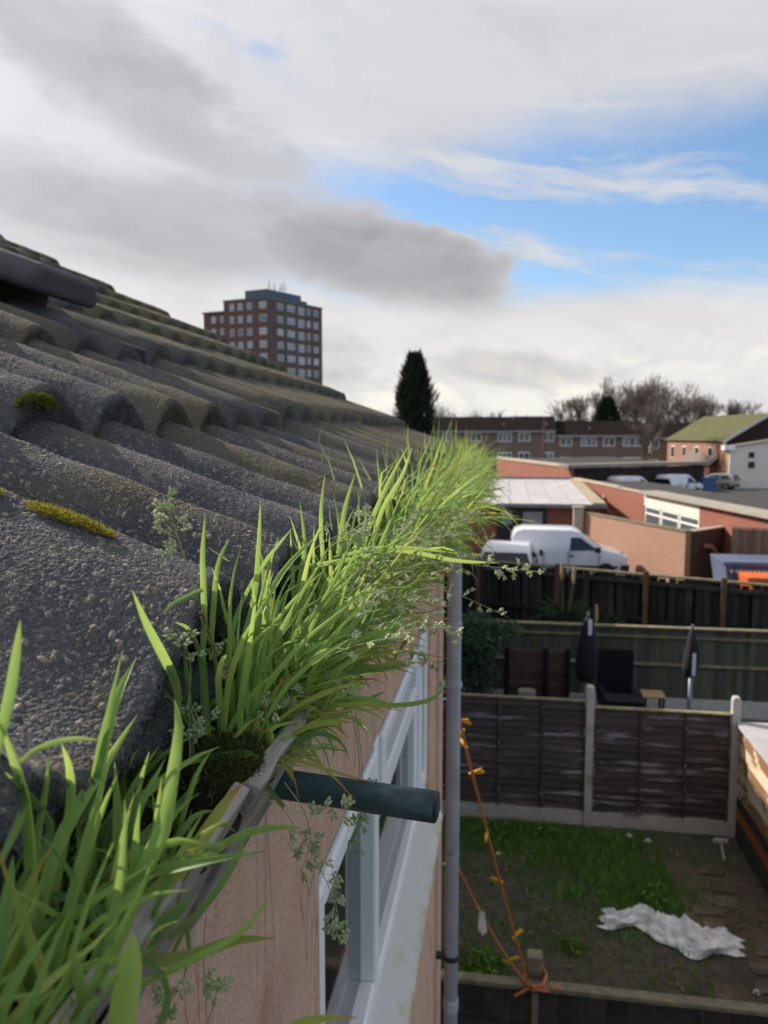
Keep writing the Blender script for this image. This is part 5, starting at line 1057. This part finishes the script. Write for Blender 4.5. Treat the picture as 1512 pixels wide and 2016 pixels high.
for t_ in (.08, .30, .52, .74): a_ = E0.lerp(E1, t_) + en * .3; o = MB().box(0, 1.1, -.06, -.004, 2.5, 3.9).build('window', WHITE_PVC, None, local=True); o.parent = hm; o.location = a_ - base_loc(hm); o.rotation_euler.z = math.atan2(ed.y, ed.x); MB().box(.1, 1.0, -.08, -.063, 2.6, 3.8).build('pane', DARK_GLASS, o, local=True)
ob = thing('outbuilding', 'small outbuilding with a brownish pitched roof before the mossy house', 'outbuilding', (20.5, 84, 0)); wseg('wall', REDB, (18.8, 88), (20.4, 82), 0, 2.1, .2, ob); wseg('wall', REDB, (20.4, 82), (21.6, 82.6), 0, 2.1, .2, ob); slope('roof', M('brown_roof', (.20, .15, .13), (.15, .12, .11), 2, .9), Vector((18.6, 88.6, 0)), Vector((20.4, 81.5, 0)), Vector((.96, .28, 0)), -.1, 1.9, 2.05, 3.7, .1, ob)
# ------------------------------------------------------------------ far terrace
TROOF = M('dark_brown_roof_tile', (.022, .017, .016), (.015, .012, .012), .8, .9, .5, 6, c3=(.028, .022, .020), s3=.4, spec=.03)
TB = brick_mat('terrace_brick', (.21, .145, .115), (.18, .125, .10), (.24, .20, .18), c3=(.15, .115, .10))
TPANE = M('terrace_pane', (.20, .22, .27), (.12, .14, .17), 1, .15, var=.55)
def terrace(x0, x1, dz, wins, lab):
    o = thing('terraced_house', lab, 'house', ((x0 + x1) / 2, 104, 0), group='far terrace'); ze = 5.35 + dz; zr = 7.25 + dz; yb = 112
    MB().box(x0, x1, 104, 104.25, 0, ze).build('wall', TB, o); MB().box(x0, x1, yb - .25, yb, 0, ze).build('wall', TB, o)
    for k in range(6): slope('tile_course', TROOF, Vector((x0, 103.6, 0)), Vector((x1 - .01, 103.6, 0)), Vector((0, 1, 0)), 4.4 * k / 6, 4.4 * (k + 1.05) / 6, ze + (zr - ze) * k / 6 + .04, ze + (zr - ze) * (k + 1.05) / 6, .07, o)
    slope('back_slope', TROOF, Vector((x0, 108.02, 0)), Vector((x1 - .01, 108.02, 0)), Vector((0, 1, 0)), 0, 4.4, zr, ze, .1, o)
    for xx in (x0, x1 - .25): q = MB(); q.prism([(104.26, ze), (yb - .3, ze), (108, zr - .05)], xx, xx + .24, 'x'); q.build('gable', TB, o); 
    for xx in (x0 + .001, x1 - .22): MB().box(xx, xx + .2, 104.26, yb - .3, 0, ze).build('party_wall', TB, o)
    MB().box(x0, x1 - .01, 103.55, 103.62, ze - .18, ze + .06).build('gutter_board', M('pale_gutter', (.34, .34, .37), None, 3, .6), o)
    for (a, b_) in wins:
        for z0, z1 in ((3.95 + dz, 5.12 + dz), (1.2 + dz, 2.55 + dz)):
            f_ = MB(); f_.box(a, b_, 103.93, 103.997, z0, z1); w_ = f_.build('window', WHITE_PVC, o)
            nn = 3 if b_ - a > 1.8 else 2
            for k in range(nn): xa = a + .1 + (b_ - a - .1) * k / nn; MB().box(xa, xa + (b_ - a - .1) / nn - .1, 103.90, 103.927, z0 + .12, z1 - .12).build('pane', TPANE, w_)
    q = MB(); q.lathe([(.09, -.4), (.09, .45), (.16, .46), (.16, .55)], 10, Matrix.Translation((x1 - 1.2, 105.2, ze + .55))); q.build('flue', M('flue_grey', (.25, .25, .26), None, 3, .7), o)
    return o
terrace(-18.6, -12.6, .25, ((-17.6, -15.9), (-14.6, -13.2)), 'terraced house farthest left, behind the dark conifer'); terrace(-12.58, -6.2, .25, ((-11.5, -9.8), (-8.4, -7.1)), 'terraced house just right of the conifer'); terrace(-6.18, .95, .25, ((-4.6, -3.1), (-1.0, .85)), 'terraced house above the blurred grass end')
terrace(.97, 6.6, .30, ((1.7, 3.25), (4.9, 6.35)), 'terraced house behind the thin brown pole'); terrace(6.62, 12.2, -.32, ((7.1, 8.65), (9.8, 11.8)), 'terraced house with the lower roof left of the small evergreen'); terrace(12.22, 18.0, -.32, ((12.6, 14.1), (15.1, 17.4)), 'terraced house with the lower roof behind the pale tree trunk'); terrace(18.02, 24.0, -.6, ((18.3, 19.6), (21.2, 22.8)), 'terraced house partly hidden by the pale tree trunk')
o = thing('pole', 'thin rusty brown pole before the far terrace', 'pole', (4.45, 92, 0)); b = MB(); b.tube([(4.45, 92, 0), (4.45, 92, 7.3)], [.13, .09], 8); b.build('shaft', M('rusty_pole', (.16, .08, .05), None, 3, .8), o); MB().box(4.0, 4.9, 91.95, 92.05, 6.9, 7.0).build('crossbar', TRIM, o)
# the next houses of our own row, standing back from the garden line
nb = thing('neighbour_house', 'staggered brick house row beyond the far gable, hidden behind the near roof', 'house', (-6.5, 12, 0))
b = MB(); b.box(-10.9, -2.75, 4.6, 26.0, 0, 5.0); b.build('wall', BRNB, nb); b = MB(); b.prism([(-2.5, 4.98), (-11.1, 4.98), (-6.8, 6.75)], 4.5, 26.1); b.build('roof', TROOF, nb)
for y in (6, 9, 13, 16.5, 20, 23): f_ = MB().box(-2.748, -2.70, y, y + 1.5, 3.3, 4.5).build('window', WHITE_PVC, nb); MB().box(-2.698, -2.68, y + .1, y + 1.4, 3.4, 4.4).build('pane', DARK_GLASS, f_)
# ------------------------------------------------------------------ tower block
TC, TL, TR = Vector((-50.2, 160.7, 0)), Vector((-61.2, 164.0, 0)), Vector((-42.2, 176.6, 0)); TOP = 34.2
tb = thing('tower_block', 'tall red brick tower block with rows of pale windows behind the roof', 'tower block', TC)
TBR = brick_mat('tower_brick', (.165, .088, .078), (.135, .074, .068), (.13, .09, .085), c3=(.09, .055, .052)); TBG = M('tower_grey_cladding', (.135, .098, .088), (.11, .082, .075), .5, .8); TEAL = M('tower_roof_edge', (.10, .16, .20), None, 1, .6); PENT = M('penthouse_blue', (.085, .12, .19), (.07, .10, .16), .8, .6)
TB4 = TL + TR - TC
b = MB(); b.prism([TL[:2], TC[:2], TR[:2], TB4[:2]], 0, TOP - .35, 'z'); b.build('wall', TBR, tb)
b = MB(); cen = (TL + TR) / 2; b.prism([(cen + (p - cen) * 1.015)[:2] for p in (TL, TC, TR, TB4)], TOP - .347, TOP, 'z'); b.build('parapet', TEAL, tb)
def face(p, q, u0, u1, z0, z1, proud, name, mat, par=tb):
    d = (q - p); l = d.length; d = d / l; o = MB().box(u0 * l, u1 * l, -proud, -.004, z0, z1).build(name, mat, None, local=True); o.parent = par; o.location = p - base_loc(par); o.rotation_euler.z = math.atan2(d.y, d.x); return o
WF = M('pale_window_frame', (.52, .54, .60), None, 2, .5); TP = M('tower_pane', (.36, .40, .47), (.24, .28, .35), .25, .2, var=.45)  # tower pane colour is raised for the sky the glass reflects
face(TC, TR, .0, .76, 0, TOP - .4, .05, 'grey_brick_face', TBG)
first = {}
def twin(p, q, u, wd, z0, z1, key):
    d = (q - p); l = d.length; d = d / l
    if key in first: o = first[key].copy(); col.objects.link(o); ch = first[key].children[0].copy(); col.objects.link(ch); ch.parent = o
    else:
        o = MB().box(-wd / 2, wd / 2, -.12, -.06, 0, z1 - z0).build('window', WF, None, local=True); MB().box(-wd / 2 + .13, wd / 2 - .13, -.16, -.125, .13, z1 - z0 - .13).build('pane', TP, o, local=True); first[key] = o
    o.parent = tb; o.location = p + d * u * l + Vector((0, 0, z0)) - base_loc(tb); o.rotation_euler.z = math.atan2(d.y, d.x)
for r_ in range(11):
    zc = 32.55 - 2.72 * r_
    for u, wd in ((.20, 1.25), (.39, 1.35), (.60, 1.35), (.90, 1.9)): twin(TL, TC, u, wd, zc - .8, zc + .75, ('l', wd))
    for u, wd in ((.21, 1.9), (.40, 2.5), (.59, 2.1), (.73, 1.2), (.87, 1.7)): twin(TC, TR, u, wd, zc - (1.0 if u == .59 else .75), zc + .75, ('r', wd))
b = MB(); q0 = TC + (TR - TC) * .02 + (TL - TC) * .03; q1 = TC + (TR - TC) * .62 + (TL - TC) * .03; b.prism([q0[:2], q1[:2], (q1 + (TL - TC) * .5)[:2], (q0 + (TL - TC) * .5)[:2]], TOP + .003, TOP + 1.7, 'z'); ph = b.build('penthouse', PENT, tb)
b = MB(); q0 = TC + (TR - TC) * .62 + (TL - TC) * .05; q1 = TC + (TR - TC) * .75 + (TL - TC) * .05; b.prism([q0[:2], q1[:2], (q1 + (TL - TC) * .4)[:2], (q0 + (TL - TC) * .4)[:2]], TOP + .003, TOP + .7, 'z'); b.build('penthouse', PENT, tb)
for i in range(8):
    p = TC + (TR - TC) * random.uniform(.08, .5) + (TL - TC) * random.uniform(.05, .35); b = MB(); b.tube([(p.x, p.y, TOP + 1.69), (p.x, p.y, TOP + random.uniform(2.8, 4.2))], .05, 4); b.tube([(p.x - .5, p.y, TOP + 2.8), (p.x + .5, p.y, TOP + 2.8)], .04, 4); b.build('antenna', TRIM, tb)
WL = TL + (TL - TC) * .85 + (TR - TC) * .25; W0 = TL + (TR - TC) * .25; b = MB(); b.prism([WL[:2], W0[:2], (W0 + (TR - TC) * .6)[:2], (WL + (TR - TC) * .6)[:2]], 0, TOP - 1.7, 'z'); b.build('side_wing', TBR, tb); b = MB(); b.prism([(WL + Vector((-.3, -.3, 0)))[:2], (W0 + Vector((-.05, -.3, 0)))[:2], (W0 + (TR - TC) * .6)[:2], (WL + (TR - TC) * .6)[:2]], TOP - 1.697, TOP - 1.4, 'z'); b.build('side_wing_edge', TEAL, tb)
for r_ in range(4):
    for u in (.3, .55, .82): twin(WL, W0, u, 1.3, 31.0 - 2.72 * r_ - .8, 31.0 - 2.72 * r_ + .7, ('w', 1.3))
# ------------------------------------------------------------------ trees
NEEDLE = leaf_mat('dark_conifer_foliage', (.006, .014, .010), (.013, .026, .015), (.022, .036, .018), transl=.08)
BARKD = M('dark_bark', (.115, .103, .096), (.088, .079, .074), 4, .95); BARKR = M('reddish_twigs', (.15, .125, .113), (.115, .096, .088), 2, .95); BARKP = M('pale_bark', (.34, .29, .25), (.26, .22, .19), 2, .9)
def conifer(x, y, h, r, n, lab, top_ragged=.08):
    o = thing('conifer', lab, 'tree', (x, y, 0)); b = MB(); b.tube([(x, y, 0), (x, y, h * .9)], [r * .14, .03], 8); b.build('trunk', BARKD, o); b = MB()
    for i in range(n):
        t_ = random.random() ** .85; z = .04 * h + t_ * h * .94; a = random.uniform(0, 6.283); lob = 1 + .10 * math.sin(a * 5 + z * 1.7) + .08 * math.sin(a * 11 - z * 3)
        R_ = r * min(1, (1 - t_) * 2.9 + .16) ** .7 * (.88 + .12 * min(1, t_ * 3)) * lob * random.uniform(.70, 1.04); p = Vector((x + R_ * math.cos(a), y + R_ * math.sin(a), z))
        d = Vector((math.cos(a) * .5, math.sin(a) * .5, 1.1 + random.gauss(0, .3))).normalized(); s_ = Vector((-math.sin(a), math.cos(a), random.gauss(0, .5))).normalized(); L = r * random.uniform(.14, .34) * (1.6 if random.random() < .12 else 1)
        b.add([p - s_ * L * .22, p + d * L, p + s_ * L * .22, p - d * L * .4], [(0, 1, 2, 3)], [(.6, random.random(), 0)] * 4)
    tag(b.build('crown', NEEDLE, o), kind='stuff'); return o
conifer(-7.0, 60, 11.5, 1.44, 9500, 'tall dark conifer standing alone beyond the roof'); conifer(14.0, 112, 10.3, 1.9, 4500, 'small dark evergreen behind the far terrace')
def bare(x, y, h, spread, mat, lab, trunk_mat=None, depth=6, r0=.16, seed=0, splits=(3, 4), group=None, fork=.28, crown=None):
    rs = random.Random(seed); o = thing('bare_tree', lab, 'tree', (x, y, 0), group=group); T = MB(); C = MB()
    def grow(p, d, L, r, lv):
        n = 3; pts = [p]; q = p
        for i in range(n): d = (d + Vector((rs.gauss(0, .10), rs.gauss(0, .10), rs.gauss(0, .07) + .04))).normalized(); q = q + d * (L / n); pts.append(q)
        (T if lv <= 1 else C).tube(pts, [r * (1 - .4 * i / n) for i in range(n + 1)], 5 if lv < 2 else 3, cap=False)
        if lv >= depth: return
        k = rs.choice(splits)
        for j in range(k):
            s_ = pts[rs.choice((1, 2, 3))] if j else q
            ax = d.orthogonal().normalized(); ax = Matrix.Rotation(rs.uniform(0, 6.283), 3, d) @ ax
            nd = (d + ax * spread * rs.uniform(.5, 1.2)).normalized(); nd = (nd + Vector((0, 0, .16))).normalized()
            grow(s_, nd, L * rs.uniform(.62, .82), max(r * rs.uniform(.45, .62), .021), lv + 1)
    grow(Vector((x, y, 0)), Vector((0, 0, 1)), h * fork, r0, 0)
    kz = h / max(v[2] for v in C.v); T.v = [(x + (v[0] - x) * kz ** .7, y + (v[1] - y) * kz ** .7, v[2] * kz) for v in T.v]; C.v = [(x + (v[0] - x) * kz ** .7, y + (v[1] - y) * kz ** .7, v[2] * kz) for v in C.v]
    T.build('trunk', trunk_mat or mat, o, smooth=True); tag(C.build('crown', mat, o, smooth=False), kind='stuff'); return o
k = 0
for (x, y, h, lab, mt) in ((10.5, 126, 11.5, 'leftmost of the bare trees beyond the terrace on the right', BARKD), (13.6, 130, 14, 'bare tree behind the small evergreen', BARKD), (16.6, 127, 14.6, 'bare tree just right of the small evergreen', BARKD), (19.8, 124, 13.8, 'reddish bare tree left of the pale trunk', BARKR), (23.2, 122, 14.6, 'reddish bushy bare tree behind the pale trunk', BARKR), (26.6, 128, 15.0, 'tall bare tree right of the pale trunk', BARKR), (29.8, 130, 13.4, 'bare tree above the left end of the mossy roof', BARKD), (33, 129, 11.6, 'bare tree above the middle of the mossy roof', BARKD), (36.6, 130, 11, 'rightmost bare tree above the mossy roof', BARKD)):
    k += 1; bare(x, y, h, .62, mt, lab, depth=6, r0=.2, seed=k, group='bare trees beyond the terrace')
for (x, y, h, lab) in ((-11.5, 120, 9.6, 'bare tree just right of the tall conifer'), (-8.2, 124, 10.4, 'second bare tree right of the tall conifer'), (-4.6, 126, 9.4, 'small bare tree above the blurred grass'), (-.8, 128, 9.4, 'small bare tree left of the brown pole'), (-15.5, 122, 9.8, 'bare tree just left of the tall conifer')):
    k += 1; bare(x, y, h, .66, BARKD, lab, depth=5, r0=.15, seed=k, group='bare trees left of the pole')
bare(14.9, 84, 9.6, .42, BARKR, 'bare tree with a pale trunk before the far terrace', BARKP, depth=6, r0=.34, seed=91, fork=.40)
b = MB()
for i in range(4500):
    x = random.uniform(8, 42); z = random.betavariate(1.2, 2.2) * (8.6 + 1.2 * math.sin(x * .9)) ; p = Vector((x, random.uniform(116, 124), z)); d = Vector((random.gauss(0, .5), random.gauss(0, .3), 1)).normalized(); s_ = d.orthogonal().normalized() * random.uniform(.03, .09); L = random.uniform(.3, 1.0)
    b.add([p - s_, p + s_, p + d * L], [(0, 1, 2)])
tag(b.build('thicket', BARKD), 'dark twiggy thicket filling the space behind the far terrace', 'thicket', kind='stuff')
b = MB()
for i in range(2500):
    x = random.uniform(-26, 8); z = random.betavariate(1.2, 1.6) * (7.6 + .5 * math.sin(x * .7)); p = Vector((x, random.uniform(114, 118), z)); d = Vector((random.gauss(0, .5), random.gauss(0, .3), 1)).normalized(); s_ = d.orthogonal().normalized() * random.uniform(.04, .1); b.add([p - s_, p + s_, p + d * random.uniform(.3, .9)], [(0, 1, 2)])
tag(b.build('thicket', BARKD), 'low dark hedge-like thicket behind the left part of the terrace', 'thicket', kind='stuff')
